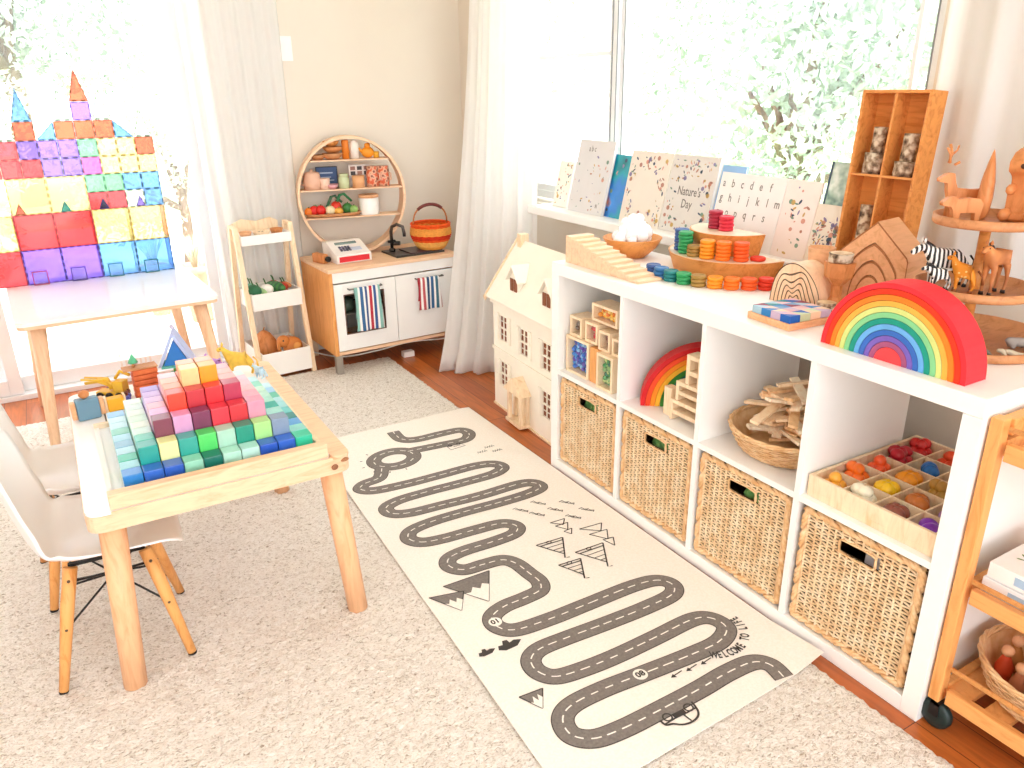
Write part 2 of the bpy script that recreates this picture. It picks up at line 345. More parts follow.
tree('garden_tree', 'broad hazy tree behind the glass door, above the magnetic tile castle', 'tree', (-1.6, 11.5, -.1), 2.3, 3.0, 15000, LEAF[1], seed=8)
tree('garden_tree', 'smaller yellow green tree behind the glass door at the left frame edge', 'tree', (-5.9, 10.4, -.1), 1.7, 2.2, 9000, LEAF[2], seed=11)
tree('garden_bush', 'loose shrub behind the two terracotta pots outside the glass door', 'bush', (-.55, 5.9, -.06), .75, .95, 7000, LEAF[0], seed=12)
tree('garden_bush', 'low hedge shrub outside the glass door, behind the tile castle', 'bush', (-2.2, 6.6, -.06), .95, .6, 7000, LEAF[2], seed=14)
nh = thing('neighbour_house', 'pale neighbouring house with a low brown roof seen through the window', 'house', (3.2, 13.5, -1.1), R_(-12))
part('wall', B().box((-2, 0, 0), (2.4, 3, 2.1)), paint('#e9dccb', .9), nh)
part('roof', B().prism([(-.4, 2.1), (1.5, 3.0), (3.4, 2.1)], -2.4, 2.8, 'x'), paint('#c7b0a0', .9), nh)
for x in (-1.2, .6): part('window', B().box((x, -.03, .9), (x+.9, .02, 1.7)), paint('#b9c2c8', .3), nh)
TERRA = spotted('terracotta', [(.3, '#d89a7c'), (.8, '#e9b59b')], 20, 'ShaderNodeTexNoise', .9)
SOIL = spotted('potting_soil', [(.3, '#5a4636'), (.8, '#7c6450')], 60, 'ShaderNodeTexNoise', 1)
def pot(label, loc, r, h):
    o = thing('terracotta_pot', label, 'plant pot', loc)
    part('pot', B().lathe([(r*.62, 0), (r*.9, h*.8), (r, h*.8), (r*1.02, h), (r*.9, h), (r*.86, h*.86)], 24), TERRA, o)
    part('soil', B().lathe([(r*.87, h*.86), (.001, h*.9)], 20, cap=False), SOIL, o); b = B()
    for _ in range(40):
        a = rnd.uniform(0, 6.28); e = rnd.uniform(.2, 1); b.tube([(0, 0, h*.88), (cos(a)*r*.4*e, sin(a)*r*.4*e, h*1.2), (cos(a)*r*1.1*e, sin(a)*r*1.1*e, h*1.5)], [.004, .006, .001], 4)
    part('plant', b, LEAF[0], o)
pot('large terracotta pot outside the glass door beside the curtain', (-.72, 4.45, -.05), .105, .36)
pot('narrower terracotta pot outside, between the castle and the larger pot', (-.93, 4.75, -.05), .085, .33)

# ------------------------------------------------------------------ curtains
CLOTH = fabric('#fdfcfa', .55, .06, 'white_linen'); SHEER = fabric('#fdfdfc', .55, .28, 'white_sheer')
def curtain(label, top, bot, zt, zb, folds, amp, m, loc, nrm, seed=1, edge_fn=None, lean=0):
    q = random.Random(seed); ph = [q.uniform(0, 6.28) for _ in range(4)]
    T0, T1 = Vector(top[0]+(0,)), Vector(top[1]+(0,)); b0, b1 = Vector(bot[0]+(0,)), Vector(bot[1]+(0,)); n = Vector(nrm+(0,))
    def fn(u, v):
        k = (1-v)**1.7; p = (b0.lerp(b1, u))*k+(T0.lerp(T1, u))*(1-k)
        a = amp*(.7+.5*k)*(sin(u*folds*6.283+ph[0]+.5*sin(3*v+ph[1]))+.35*sin(u*folds*2.3*6.283+ph[2]+v*2)); p = p+n*a
        z = zb+(zt-zb)*v
        if v < .06: p = p+n*(-.03*(1-v/.06)*sin(u*5+ph[3]))
        return (p.x-loc[0], p.y-loc[1], z)
    o = solo('curtain', B().grid(fn, folds*14, 36), m, label, 'curtain', loc); s = o.modifiers.new('thick', 'SOLIDIFY'); s.thickness = .0015; return o
curtain('long white curtain gathered left of the window, its hem spreading on the wooden floor', ((.49, 2.88), (.49, 2.31)), ((.115, 2.62), (.45, 2.28)), 2.35, .006, 5, .022, CLOTH, (.4, 2.55, 0), (-.8, -.45), 3)
curtain('sheer white curtain at the glass door, behind the ladder shelf', ((-.80, 3.266), (-.345, 3.266)), ((-.75, 3.266), (-.36, 3.266)), 2.35, .006, 5, .013, SHEER, (-.6, 3.25, 0), (0, -1), 5)
curtain('white curtain hanging at the right end of the window, behind the three tier stand', ((.590, .575), (.56, -.5)), ((.590, .575), (.56, -.5)), 2.35, .83, 7, .011, CLOTH, (.54, 0, 0), (-1, 0), 9)

# ------------------------------------------------------------------ rug and play mat
CARP, t, p = nt('shaggy_wool'); p.inputs['Roughness'].default_value = 1; p.inputs['Specular IOR Level'].default_value = .05
tc = N(t, 'ShaderNodeTexCoord'); n1 = N(t, 'ShaderNodeTexNoise', _Scale=95.0, _Detail=3.0, _Distortion=1.2); n2 = N(t, 'ShaderNodeTexNoise', _Scale=3.0); mp = N(t, 'ShaderNodeMapping'); mp.inputs['Scale'].default_value = (1, 1.6, 1); mp.inputs['Rotation'].default_value = (0, 0, .5)
t.links.new(tc.outputs['Object'], mp.inputs[0]); t.links.new(mp.outputs[0], n1.inputs['Vector']); t.links.new(tc.outputs['Object'], n2.inputs['Vector'])
r = ramp(t, n1.outputs[0], [(.30, '#a89a8a'), (.40, '#ddd3c7'), (.52, '#efe8df'), (.8, '#f8f4ee')]); t.links.new(r.outputs[0], p.inputs['Base Color']); bump(t, p, n1.outputs[0], .9, .006)
RX0, RX1, RY0, RY1 = -2.9, -.045, -.75, 2.965
def rugfn(u, v):
    x = RX0+(RX1-RX0)*u; y = RY0+(RY1-RY0)*v; e = min(u*(RX1-RX0), (1-u)*(RX1-RX0), v*(RY1-RY0), (1-v)*(RY1-RY0))
    z = .001+.003*min(1, e/.015) + (rnd.uniform(0, .005) if e > 0 else 0)
    return (x+(rnd.uniform(-.004, .004)), y+rnd.uniform(-.004, .004), z)
solo('area_rug', B().grid(rugfn, 330, 420), CARP, 'large cream shaggy rug covering the floor under the tables and play mat', 'rug')
RA = [(-0.407, 2.028), (-0.405, 1.943), (-0.353, 1.91), (-0.241, 1.909), (-0.165, 1.899), (-0.149, 1.851), (-0.190, 1.806), (-0.288, 1.812), (-0.391, 1.823), (-0.438, 1.826)]
RB = [(-0.568, 1.745), (-0.602, 1.684), (-0.665, 1.667), (-0.690, 1.636), (-0.652, 1.604), (-0.543, 1.591), (-0.395, 1.585), (-0.265, 1.579), (-0.199, 1.555), (-0.187, 1.512), (-0.243, 1.487), (-0.363, 1.490), (-0.486, 1.498), (-0.600, 1.496), (-0.660, 1.471), (-0.660, 1.425), (-0.606, 1.397), (-0.494, 1.387), (-0.357, 1.375), (-0.200, 1.374), (-0.149, 1.352), (-0.147, 1.315), (-0.208, 1.299), (-0.327, 1.299), (-0.455, 1.306), (-0.575, 1.306), (-0.650, 1.290), (-0.673, 1.25), (-0.645, 1.211), (-0.576, 1.194), (-0.481, 1.188), (-0.383, 1.178), (-0.350, 1.14), (-0.378, 1.106), (-0.459, 1.098), (-0.561, 1.100), (-0.616, 1.087), (-0.631, 1.05), (-0.602, 1.013), (-0.543, 1.007), (-0.484, 0.998), (-0.458, 0.962), (-0.450, 0.90), (-0.446, 0.853), (-0.466, 0.818), (-0.521, 0.810), (-0.588, 0.807), (-0.636, 0.786), (-0.645, 0.746), (-0.611, 0.710), (-0.515, 0.700), (-0.403, 0.698), (-0.240, 0.695), (-0.162, 0.680), (-0.138, 0.642), (-0.170, 0.608), (-0.265, 0.602), (-0.391, 0.607), (-0.515, 0.615), (-0.597, 0.615), (-0.636, 0.592), (-0.643, 0.55), (-0.615, 0.513), (-0.544, 0.500), (-0.445, 0.495), (-0.318, 0.497), (-0.195, 0.500), (-0.148, 0.477), (-0.143, 0.43), (-0.197, 0.402), (-0.288, 0.402), (-0.433, 0.412), (-0.549, 0.421), (-0.636, 0.418), (-0.677, 0.393), (-0.685, 0.348), (-0.650, 0.314), (-0.582, 0.303), (-0.485, 0.302), (-0.356, 0.305), (-0.259, 0.311), (-0.182, 0.306), (-0.151, 0.278), (-0.156, 0.230)]
CANV = spotted('cotton_canvas', [(.3, '#f3eadf'), (.7, '#f8f2ea')], 160, 'ShaderNodeTexNoise', .95, bs=.1)
ROAD = spotted('printed_road', [(.3, '#756e69'), (.7, '#877f79')], 140, 'ShaderNodeTexNoise', .95)
def matz(x, y):
    c = max(0, (.26-y)/.10); e = max(0, (x+.075)/.05)
    return .0135+.0018*sin(x*9)*sin(y*7)+.004*min(1, c)*c*.0+.018*max(0, min(1, (x+.13)/.11))**2*max(0, min(1, (.40-y)/.2))-.006*max(0, min(1, (x+.05)/.05))*(1 if y > .5 else y/.5)
def mat_outline(u, v):
    y = .207+(2.105-.207)*v; xl = -.782+.070*v; xr = -.012+.0*v
    x = xl+(xr-xl)*u; y = y + (1-v)*.03*u**1.5 + v*.012*(u-.5)
    return x, y
mb = B()
mb.grid(lambda u, v: (mat_outline(u, v)[0], mat_outline(u, v)[1], matz(*mat_outline(u, v))), 40, 90)
mb.grid(lambda u, v: (mat_outline(1-u, v)[0], mat_outline(1-u, v)[1], matz(*mat_outline(1-u, v))-.0018), 40, 90)
for s in (0, 1):
    mb.grid(lambda u, v: (*mat_outline(s, u), matz(*mat_outline(s, u))-.0018*v), 90, 1); mb.grid(lambda u, v: (*mat_outline(u, s), matz(*mat_outline(u, s))-.0018*v), 40, 1)
def ribbon(pts, w, dz, mi, closed=False):
    n = len(pts); vs = []
    for i, p in enumerate(pts):
        a = Vector(pts[(i-1) % n if closed else max(i-1, 0)]); c = Vector(pts[(i+1) % n if closed else min(i+1, n-1)]); d = (c-a).normalized(); q = Vector((-d.y, d.x))*w/2
        for s in (-1, 1): x, y = p[0]+s*q.x, p[1]+s*q.y; vs.append((x, y, matz(x, y)+dz))
    mb.put(vs, [(2*i, (2*i+2) % (2*n), (2*i+3) % (2*n), 2*i+1) for i in range(n if closed else n-1)], mi)
def dashes(pts, w, dz, on, off, mi):
    acc = 0; cur = [pts[0]]; draw = True
    for a, c in zip(pts, pts[1:]):
        acc += math.dist(a, c); cur.append(c)
        if acc > (on if draw else off):
            if draw and len(cur) > 1: ribbon(cur, w, dz, mi)
            cur = [c]; acc = 0; draw = not draw
ring = [(-.492+.078*cos(a), 1.803+.062*sin(a)) for a in [i*pi/20 for i in range(40)]]
RA = [(a+.005, c+.006) for a, c in RA]; RB = [(a+.006, c+.006) for a, c in RB]; pa, pb = smooth_path(RA, 9), smooth_path(RB, 10)
ribbon(pa, .053, .0006, 2); ribbon(pa, .048, .0009, 1); ribbon(ring, .057, .0006, 2, True); ribbon(ring, .052, .0009, 1, True)
ribbon(pb, .053, .0007, 2); ribbon(pb, .048, .0011, 1)
for pp in (pa, pb, ring): dashes(pp, .0035, .0016, .018, .012, 3)
for p0, s in (((-.435, .419), '08'), ((-.634, .769), '01')):
    c = [(p0[0]+.018*cos(a*pi/12), p0[1]+.018*sin(a*pi/12)) for a in range(24)]; mb.put([(x, y, matz(x, y)+.002) for x, y in c], [tuple(range(24))], 3)
    text_b(mb, s, .024, Matrix.Translation((p0[0], p0[1], matz(*p0)+.0026)) @ Matrix.Rotation(R_(0), 4, 'Z'), 2)
def stroke(pts, w=.0032, mi=2): ribbon(pts, w, .0014, mi)
def poly(pts, mi=1): mb.put([(x, y, matz(x, y)+.0012) for x, y in pts], [tuple(range(len(pts)))], mi)
def tri(ax, ay, bx, by, cx, cy, fill=None, lines=0):
    if fill: poly([(ax, ay), (bx, by), (cx, cy)], fill)
    stroke([(ax, ay), (bx, by)]); stroke([(bx, by), (cx, cy)]); stroke([(cx, cy), (ax, ay)])
    for k in range(lines):
        f = (k+1)/(lines+1); stroke([(ax+(cx-ax)*f, ay+(cy-ay)*f), (bx+(ax-bx)*0+(cx-bx)*f*.0+(ax-bx)*(1-f)*0+(bx-bx), by+(cy-by)*f*.0)] if False else [(ax+(bx-ax)*f, ay+(by-ay)*f), (ax+(cx-ax)*f, ay+(cy-ay)*f)], .003)
for A_, B_, C_ in (((-.35, 1.018), (-.255, 1.014), (-.312, .917)), ((-.27, .924), (-.168, .923), (-.232, .813)), ((-.35, .895), (-.275, .89), (-.323, .802))):
    stroke([A_, B_], .004); stroke([B_, C_, (C_[0]+.014, C_[1]-.004)], .0045); f_ = .82; D_ = (B_[0]+(C_[0]-B_[0])*f_, B_[1]+(C_[1]-B_[1])*f_); stroke([A_, D_], .004)
    for k_ in (.14, .36, .6, .8): stroke([(A_[0]+(D_[0]-A_[0])*k_, A_[1]+(D_[1]-A_[1])*k_), (B_[0]+(D_[0]-B_[0])*k_, B_[1]+(D_[1]-B_[1])*k_)], .0045 if k_ < .2 else .003)
    m0 = ((A_[0]*.55+B_[0]*.45), (A_[1]*.55+B_[1]*.45)); ribbon([(m0[0]+.008*cos(a*pi/4), m0[1]-.004+.006*sin(a*pi/4)) for a in range(8)], .003, .0016, 2, True)
for A_, B_, C_ in (((-.183, 1.026), (-.101, 1.019), (-.131, .982)), ((-.175, .984), (-.11, .979), (-.141, .932)), ((-.157, .937), (-.121, .932), (-.146, .892)), ((-.241, 1.106), (-.186, 1.105), (-.211, 1.076)), ((-.238, 1.081), (-.191, 1.08), (-.215, 1.044)), ((-.232, 1.041), (-.2, 1.044), (-.22, 1.016))): tri(*A_, *B_, *C_)
for tx, ty in ((-.283, 1.224), (-.208, 1.233), (-.25, 1.174), (-.183, 1.167), (-.124, 1.185), (-.158, 1.098), (-.095, 1.112)):
    for dx_, dy_ in ((-.006, .010), (.008, -.008)): stroke([(tx+dx_-.012, ty+dy_+.008), (tx+dx_+.002, ty+dy_+.010), (tx+dx_+.004, ty+dy_-.002), (tx+dx_+.014, ty+dy_-.006), (tx+dx_+.006, ty+dy_-.014)], .003); stroke([(tx+dx_-.006, ty+dy_+.002), (tx+dx_+.008, ty+dy_-.010)], .0025)
def mountain(ax, ay, bx, by, cx, cy):
    tri(ax, ay, bx, by, cx, cy, 1); L = lambda p, q, f: (p[0]+(q[0]-p[0])*f, p[1]+(q[1]-p[1])*f)
    A, B2, C2 = (ax, ay), (bx, by), (cx, cy); e0 = L(B2, C2, .45); e1 = L(A, C2, .5); z = [L(e1, e0, f) for f in (.2, .4, .6, .8)]
    d = Vector((B2[0]+A[0]-2*C2[0], B2[1]+A[1]-2*C2[1])).normalized()*.014
    pts = [C2, e1]+[(p[0]+(d.x if i % 2 else -d.x*.3), p[1]+(d.y if i % 2 else -d.y*.3)) for i, p in enumerate(z)]+[e0]; mb.put([(x, y, matz(x, y)+.0018) for x, y in pts], [tuple(range(len(pts)))], 0)
mountain(-.684, .979, -.537, .977, -.606, .854); mountain(-.740, .953, -.644, .93, -.688, .857); mountain(-.719, .507, -.657, .503, -.691, .45)
for cx, cy, s in ((-.712, .679, .7), (-.650, .675, 1)): poly([(cx-.03*s, cy-.006), (cx-.024*s, cy+.008*s), (cx-.012*s, cy+.006*s), (cx-.006*s, cy+.02*s), (cx+.006*s, cy+.018*s), (cx+.008*s, cy+.006*s), (cx+.022*s, cy+.01*s), (cx+.04*s, cy+.002*s), (cx+.02*s, cy-.014*s), (cx-.014*s, cy-.016*s)], 2)
for cx, cy in ((-.360, .376), (-.314, .374), (-.268, .373)): stroke([(cx+.018, cy+.002), (cx-.014, cy-.002)], .003); poly([(cx-.02, cy-.003), (cx-.008, cy+.005), (cx-.006, cy-.009)], 2)
# little car, van and shrubs printed on the canvas
def ringp(cx, cy, r, w=.004): ribbon([(cx+r*cos(a*pi/8), cy+r*sin(a*pi/8)) for a in range(16)], w, .0015, 2, True)
for cx, cy in ((-.470, .283), (-.410, .281)): ringp(cx, cy, .0105)
stroke(smooth_path([(-.49, .284), (-.488, .268), (-.472, .262), (-.456, .25), (-.435, .245), (-.413, .249), (-.400, .260), (-.394, .277), (-.392, .291)], 4), .005); stroke([(-.488, .270), (-.458, .272), (-.42, .271), (-.396, .272)], .004); poly([(-.457, .285), (-.424, .284), (-.424, .270), (-.457, .271)], 2); stroke([(-.434, .27), (-.431, .248)], .004)
stroke([(-.275, 1.787), (-.215, 1.787), (-.21, 1.76), (-.275, 1.755), (-.275, 1.787)]); ringp(-.262, 1.79, .007); ringp(-.225, 1.79, .007); stroke([(-.255, 1.775), (-.225, 1.776)])
for cx, cy in ((-.185, 1.675), (-.14, 1.70), (-.13, 1.655)):
    for k in range(4): stroke([(cx-.016+k*.010, cy-.006), (cx-.011+k*.010, cy+.009), (cx-.007+k*.010, cy-.006)], .003)
for k in range(6): a = k*pi/6+2.2; stroke([(-.498+.115*cos(a), 1.803+.098*sin(a)), (-.498+.125*cos(a), 1.803+.108*sin(a))], .004)
wd = 'WELCOME TO LIFE'
for i, ch in enumerate(wd):
    if ch == ' ': continue
    a = R_(-124+i*9.0); x, y = -.186+.093*cos(a), .448+.085*sin(a); text_b(mb, ch, .027, Matrix.Translation((x, y, matz(x, y)+.0016)) @ Matrix.Rotation(a+pi/2, 4, 'Z'), 2, (.7, 1.2))
solo('play_mat', mb, [CANV, ROAD, INK, paint('#f8f3ea', .9, .1, .01, 'mat_white')], 'white canvas play mat printed with a winding grey road beside the cube shelf', 'play mat')
# ------------------------------------------------------------------ white cube shelf (4 x 2)
KD, KL, KH = .39, 1.47, .77
ks = thing('cube_shelf', 'long white shelf unit of eight open cubes under the window', 'shelf unit', (0, 0, 0))
part('top_panel', B().box((0, 0, KH-.04), (KD, KL, KH)), WHITE, ks, bev=.0015); part('bottom_panel', B().box((0, .0402, 0), (KD, KL-.0402, .04)), WHITE, ks, bev=.001)
for y in (0, KL-.04): part('side_panel', B().box((0, y, 0), (KD, y+.04, KH-.0402)), WHITE, ks, bev=.001)
DY = [.377, .728, 1.079]
for y in DY: part('divider', B().box((.001, y, .0402), (KD-.002, y+.016, KH-.0402)), WHITE, ks)
cy = [(.0402, .3768), (.3932, .7278), (.7442, 1.0788), (1.0952, 1.4298)]
for a, c in cy: part('shelf_board', B().box((.001, a, .375), (KD-.002, c, .391)), WHITE, ks)
CELL = .391
# wicker baskets: a woven front (real strands over stakes), rolled border, hand hole
WICK, t, p = nt('wicker'); p.inputs['Roughness'].default_value = .6
tc = N(t, 'ShaderNodeTexCoord'); n = N(t, 'ShaderNodeTexNoise', _Scale=26.0, _Detail=3.0); t.links.new(tc.outputs['Object'], n.inputs['Vector']); r = ramp(t, n.outputs[0], [(.3, '#e0b888'), (.5, '#efd2a8'), (.75, '#f8e6c8')]); t.links.new(r.outputs[0], p.inputs['Base Color'])
WICKO, t, p = nt('wicker_orange'); p.inputs['Roughness'].default_value = .6
tc = N(t, 'ShaderNodeTexCoord'); n = N(t, 'ShaderNodeTexNoise', _Scale=40.0); t.links.new(tc.outputs['Object'], n.inputs['Vector']); r = ramp(t, n.outputs[0], [(.3, '#dba870'), (.6, '#efc796'), (.8, '#f5d9b0')]); t.links.new(r.outputs[0], p.inputs['Base Color'])
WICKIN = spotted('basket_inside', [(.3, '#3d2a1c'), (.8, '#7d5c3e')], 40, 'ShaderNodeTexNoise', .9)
def sty(i, ns, m, iw):
    return m+(0 if i == 0 else iw if i == ns else .022+(iw-.044)*(i-1)/(ns-2))
def wicker_front(b, w, h, hx0, hx1, hz0, hz1):
    ns = 15; nr = 34; m = .022; iw = w-2*m; ih = h-2*m
    for i in range(ns+1):
        y = sty(i, ns, m, iw)
        segs = [(m*.6, h-m*.6)] if not (hx0 < y < hx1) else [(m*.6, hz0), (hz1, h-m*.6)]
        for z0, z1 in segs: b.tube([(0, y, z0), (0, y, z1)], .0030, 6, cap=False)
    for j in range(nr):
        z = m+ih*(j+.5)/nr; s = 1 if j % 2 else -1
        pts = []
        for i in range(ns*2+1):
            y = m+iw*i/(ns*2); y = sty(i//2, ns, m, iw) if i % 2 == 0 else (sty(i//2, ns, m, iw)+sty(i//2+1, ns, m, iw))/2; pts.append((-.0030*s*cos(pi*i/2), y, z))
        cur = []
        for q in pts:
            if hz0-.003 < z < hz1+.003 and hx0-.002 < q[1] < hx1+.002:
                if len(cur) > 1: b.tube(cur, .0027, 5, cap=False)
                cur = []
            else: cur.append(q)
        if len(cur) > 1: b.tube(cur, .0027, 5, cap=False)
    return b
def make_basket(label):
    w, h, dp = .326, .328, .37
    o = thing('wicker_basket', label, 'basket', (.008, 0, .0405), group='wicker baskets in the lower cubes')
    part('front_weave', wicker_front(B(), w, h, .115, .215, .255, .288), WICK, o, loc=(.006, 0, 0))
    b = B(); t = .006
    b.box((.016, 0, 0), (dp, w, .008)); b.box((dp-t, 0, .008), (dp, w, h-.02)); b.box((.016, 0, .008), (dp-t, t, h-.02)); b.box((.016, w-t, .008), (dp-t, w, h-.02))
    for y0, y1, z0, z1 in ((t, .113, .008, h-.02), (.217, w-t, .008, h-.02), (.113, .217, .008, .253), (.113, .217, .29, h-.02)): b.box((.013, y0, z0), (.016, y1, z1))
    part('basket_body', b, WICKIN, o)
    b = B()
    for (y0, z0, y1, z1) in ((.012, .012, w-.012, .012), (w-.012, .012, w-.012, h-.012), (w-.012, h-.012, .012, h-.012), (.012, h-.012, .012, .012)):
        L = math.dist((y0, z0), (y1, z1)); n = int(L/.008)
        for ph in (0, pi/2, pi):
            b.tube([(.007+.005*cos(i*.95+ph), y0+(y1-y0)*i/n+(.005*sin(i*.95+ph) if y0 == y1 else 0), z0+(z1-z0)*i/n+(.005*sin(i*.95+ph) if z0 == z1 else 0)) for i in range(n+1)], .0055, 5)
    part('rolled_border', b, WICKO, o)
    b = B()
    for ph in (0, 2.1): b.tube([(.004+.002*cos(i+ph), .165+.048*math.copysign(abs(cos(i*pi/22))**.35, cos(i*pi/22)), .2715+.018*math.copysign(abs(sin(i*pi/22))**.35, sin(i*pi/22))) for i in range(44)], .0028, 5, closed=True)
    part('hand_hole_rim', b, WICKO, o); return o
b0 = make_basket('wicker basket in the lower cube nearest the camera, pale object in its hand hole'); b0.location = (.008, .0455, .0405)
for k, (yy, lb) in enumerate(((.398, 'wicker basket in the third lower cube from the dollhouse, green leaves in its hand hole'), (.749, 'wicker basket in the second lower cube from the dollhouse'), (1.100, 'wicker basket in the lower cube next to the dollhouse'))):
    dup(b0, (.008, yy, .0405), label=lb)
GREENS = spotted('green_mix', [(.2, '#3f7b44'), (.5, '#6faa5a'), (.8, '#b5d37c')], 60, 'ShaderNodeTexNoise', .6)
for k, (yy, lb) in enumerate(((.563, 'green plastic play greenery heaped inside the third basket, seen through its hand hole'), (.912, 'green play greenery inside the second basket, seen through its hand hole'), (1.262, 'green play greenery inside the basket beside the dollhouse'))):
    b = B()
    for _ in range(16): b.ball((rnd.uniform(.035, .06), rnd.uniform(-.05, .05), rnd.uniform(.13, .245)), (rnd.uniform(.02, .035), .03, rnd.uniform(.02, .035)), 8)
    b.box((.02, -.06, 0), (.15, .06, .12)); solo('play_greenery', b, GREENS, lb, 'toy', (.02, yy, .0505))
solo('folded_paper', B().cbox((.03, 0, .13), (.004, .05, .26), 0, (0, .05, 0)), paint('#e9e6ea', .6), 'pale folded paper standing inside the nearest basket behind its hand hole', 'paper', (.02, .19, .049))

# ------------------------------------------------------------------ upper cube by the dollhouse: window blocks with tinted beads
def bead_block(label, x, y, z, w, h, cols, d=.075, rz=0, kind='small'):
    x -= .05; y = .967*y-.0228; w *= .967; h *= .967; z = cz+(z-cz)*.967
    o = thing('window_block', label, 'toy block', (x, y, z), rz, 'wooden window blocks in the cube next to the dollhouse')
    b = B(); t = .009; b.box((0, 0, 0), (d, t, h)); b.box((0, w-t, 0), (d, w, h)); b.box((0, t, 0), (d, w-t, t)); b.box((0, t, h-t), (d, w-t, h)); part('frame', b, PALEW, o, bev=.001)
    q = random.Random(int(y*1000+z*999)); b = B(); r = .0085
    for i in range(int((w-2*t)*(h-2*t)/(r*r*.55))):
        b.ball((q.uniform(.0195, .055), q.uniform(t+r, w-t-r), q.uniform(t+r, h-t-r)), r, 8, q.randrange(len(cols)))
    part('beads', b, [paint(c, .2, .6) for c in cols], o)['kind'] = 'stuff'
    part('clear_pane', B().box((.008, t, t), (.010, w-t, h-t)), tinted('#ffffff', .02, .04, 'block_pane'), o)
    part('clear_pane', B().box((d-.01, t, t), (d-.008, w-t, h-t)), tinted('#ffffff', .02, .04, 'block_pane'), o)
cz = CELL+.0005
bead_block('large square window block filled with blue beads', .075, 1.352, cz, .135, .135, ['#1f6fd0', '#3f9be0', '#1a4fb0', '#8fc8f0', '#5a3fb0'])
bead_block('tall window block filled with green beads, standing right of the blue one', .065, 1.203, cz, .088, .125, ['#3f9a5a', '#8fc27a', '#2f7f6a', '#c0d890'])
bead_block('long window block filled with yellow and orange beads, topmost of the pile', .10, 1.232, cz+.136+.077, .14, .062, ['#f2a01e', '#f7c43a', '#e8741e', '#f0d070'])
bead_block('small window block with grey brown beads, left end of the middle row', .085, 1.41, cz+.136, .07, .072, ['#8a7a72', '#a99a90', '#6f5f5a'])
bead_block('small window block filled with red beads', .085, 1.318, cz+.136, .07, .072, ['#d8262e', '#e8474a', '#b81f30'])
bead_block('small window block with brown beads right of the red one', .085, 1.2485, cz+.126, .062, .07, ['#8f5a50', '#b07a68', '#7a4a48'])
bead_block('small window block with violet grey beads, right end of the middle row', .085, 1.186, cz+.126, .05, .06, ['#5d6f8f', '#8a7fa8', '#4c5a7a'])
solo('wooden_block', B().box((0, 0, 0), (.075, .045, .122)), PINE, 'plain upright wooden block between the blue and the green window blocks', 'toy block', (.028, 1.2345, cz), bev=.002)

# ------------------------------------------------------------------ upper cube 2: small stacking rainbow and wooden chair shaped blocks
def rainbow(name, label, loc, R, W, depth, cols, gap, a1=pi, core=None, cat='toy rainbow', a0=0):
    o = thing(name, label, cat, loc)
    n = len(cols)
    for i, (c, cn) in enumerate(cols):
        r1 = R-i*W; m = paint(c, .5, .25, .05, sc=30)
        q = part('arch', B().arch(r1-W+gap, r1, 0, depth, 'x', a0=a0, a1=a1, n=36), m, o, bev=.0022, label=cn+' arch')
    if core: part('core', B().arch(.0005, R-n*W, 0, depth, 'x', a0=a0, a1=a1, n=24), paint(core[0], .5, .25, .05), o, bev=.002, label=core[1])
    return o
rainbow('stacking_rainbow', 'smaller wooden rainbow standing in the second upper cube, behind ladder shaped wooden pieces', (.192, .898, cz), .198, .0150, .055,
        [('#d01f24', 'dark red'), ('#ef4a22', 'orange red'), ('#f58a1f', 'orange'), ('#f7b733', 'amber'), ('#3f8f3f', 'leaf green'), ('#1f7a6a', 'dark green'), ('#1f6a8a', 'teal blue')], .0012).rotation_euler = (0, 0, R_(52.3))
def ring_block(label, x, y, z, w, h, d, t=.012, rz=0):
    b = B(); b.box((0, 0, 0), (d, t, h)); b.box((0, w-t, 0), (d, w, h)); b.box((0, t, h-t), (d, w-t, h)); b.box((0, t, h*.32), (d, w-t, h*.32+t))
    solo('wooden_stool_block', b, PALEW, label, 'toy block', (x, y, z), rz, 'ladder shaped wooden pieces stacked in front of the small rainbow', bev=.0015)
ring_block('ladder shaped wooden piece at the bottom of the stack in front of the small rainbow', .045, .76, cz, .138, .066, .045)
ring_block('ladder shaped wooden piece in the middle of the stack in front of the small rainbow', .048, .765, cz+.0665, .115, .06, .045)
ring_block('tall narrow wooden piece on top of the stack in front of the small rainbow', .05, .785, cz+.127, .06, .09, .042, .014)
solo('wooden_block', B().box((0, 0, 0), (.028, .03, .09)), PALEW, 'short upright wooden block at the left end of the ladder shaped pieces', 'toy block', (.055, .906, cz), bev=.0015)

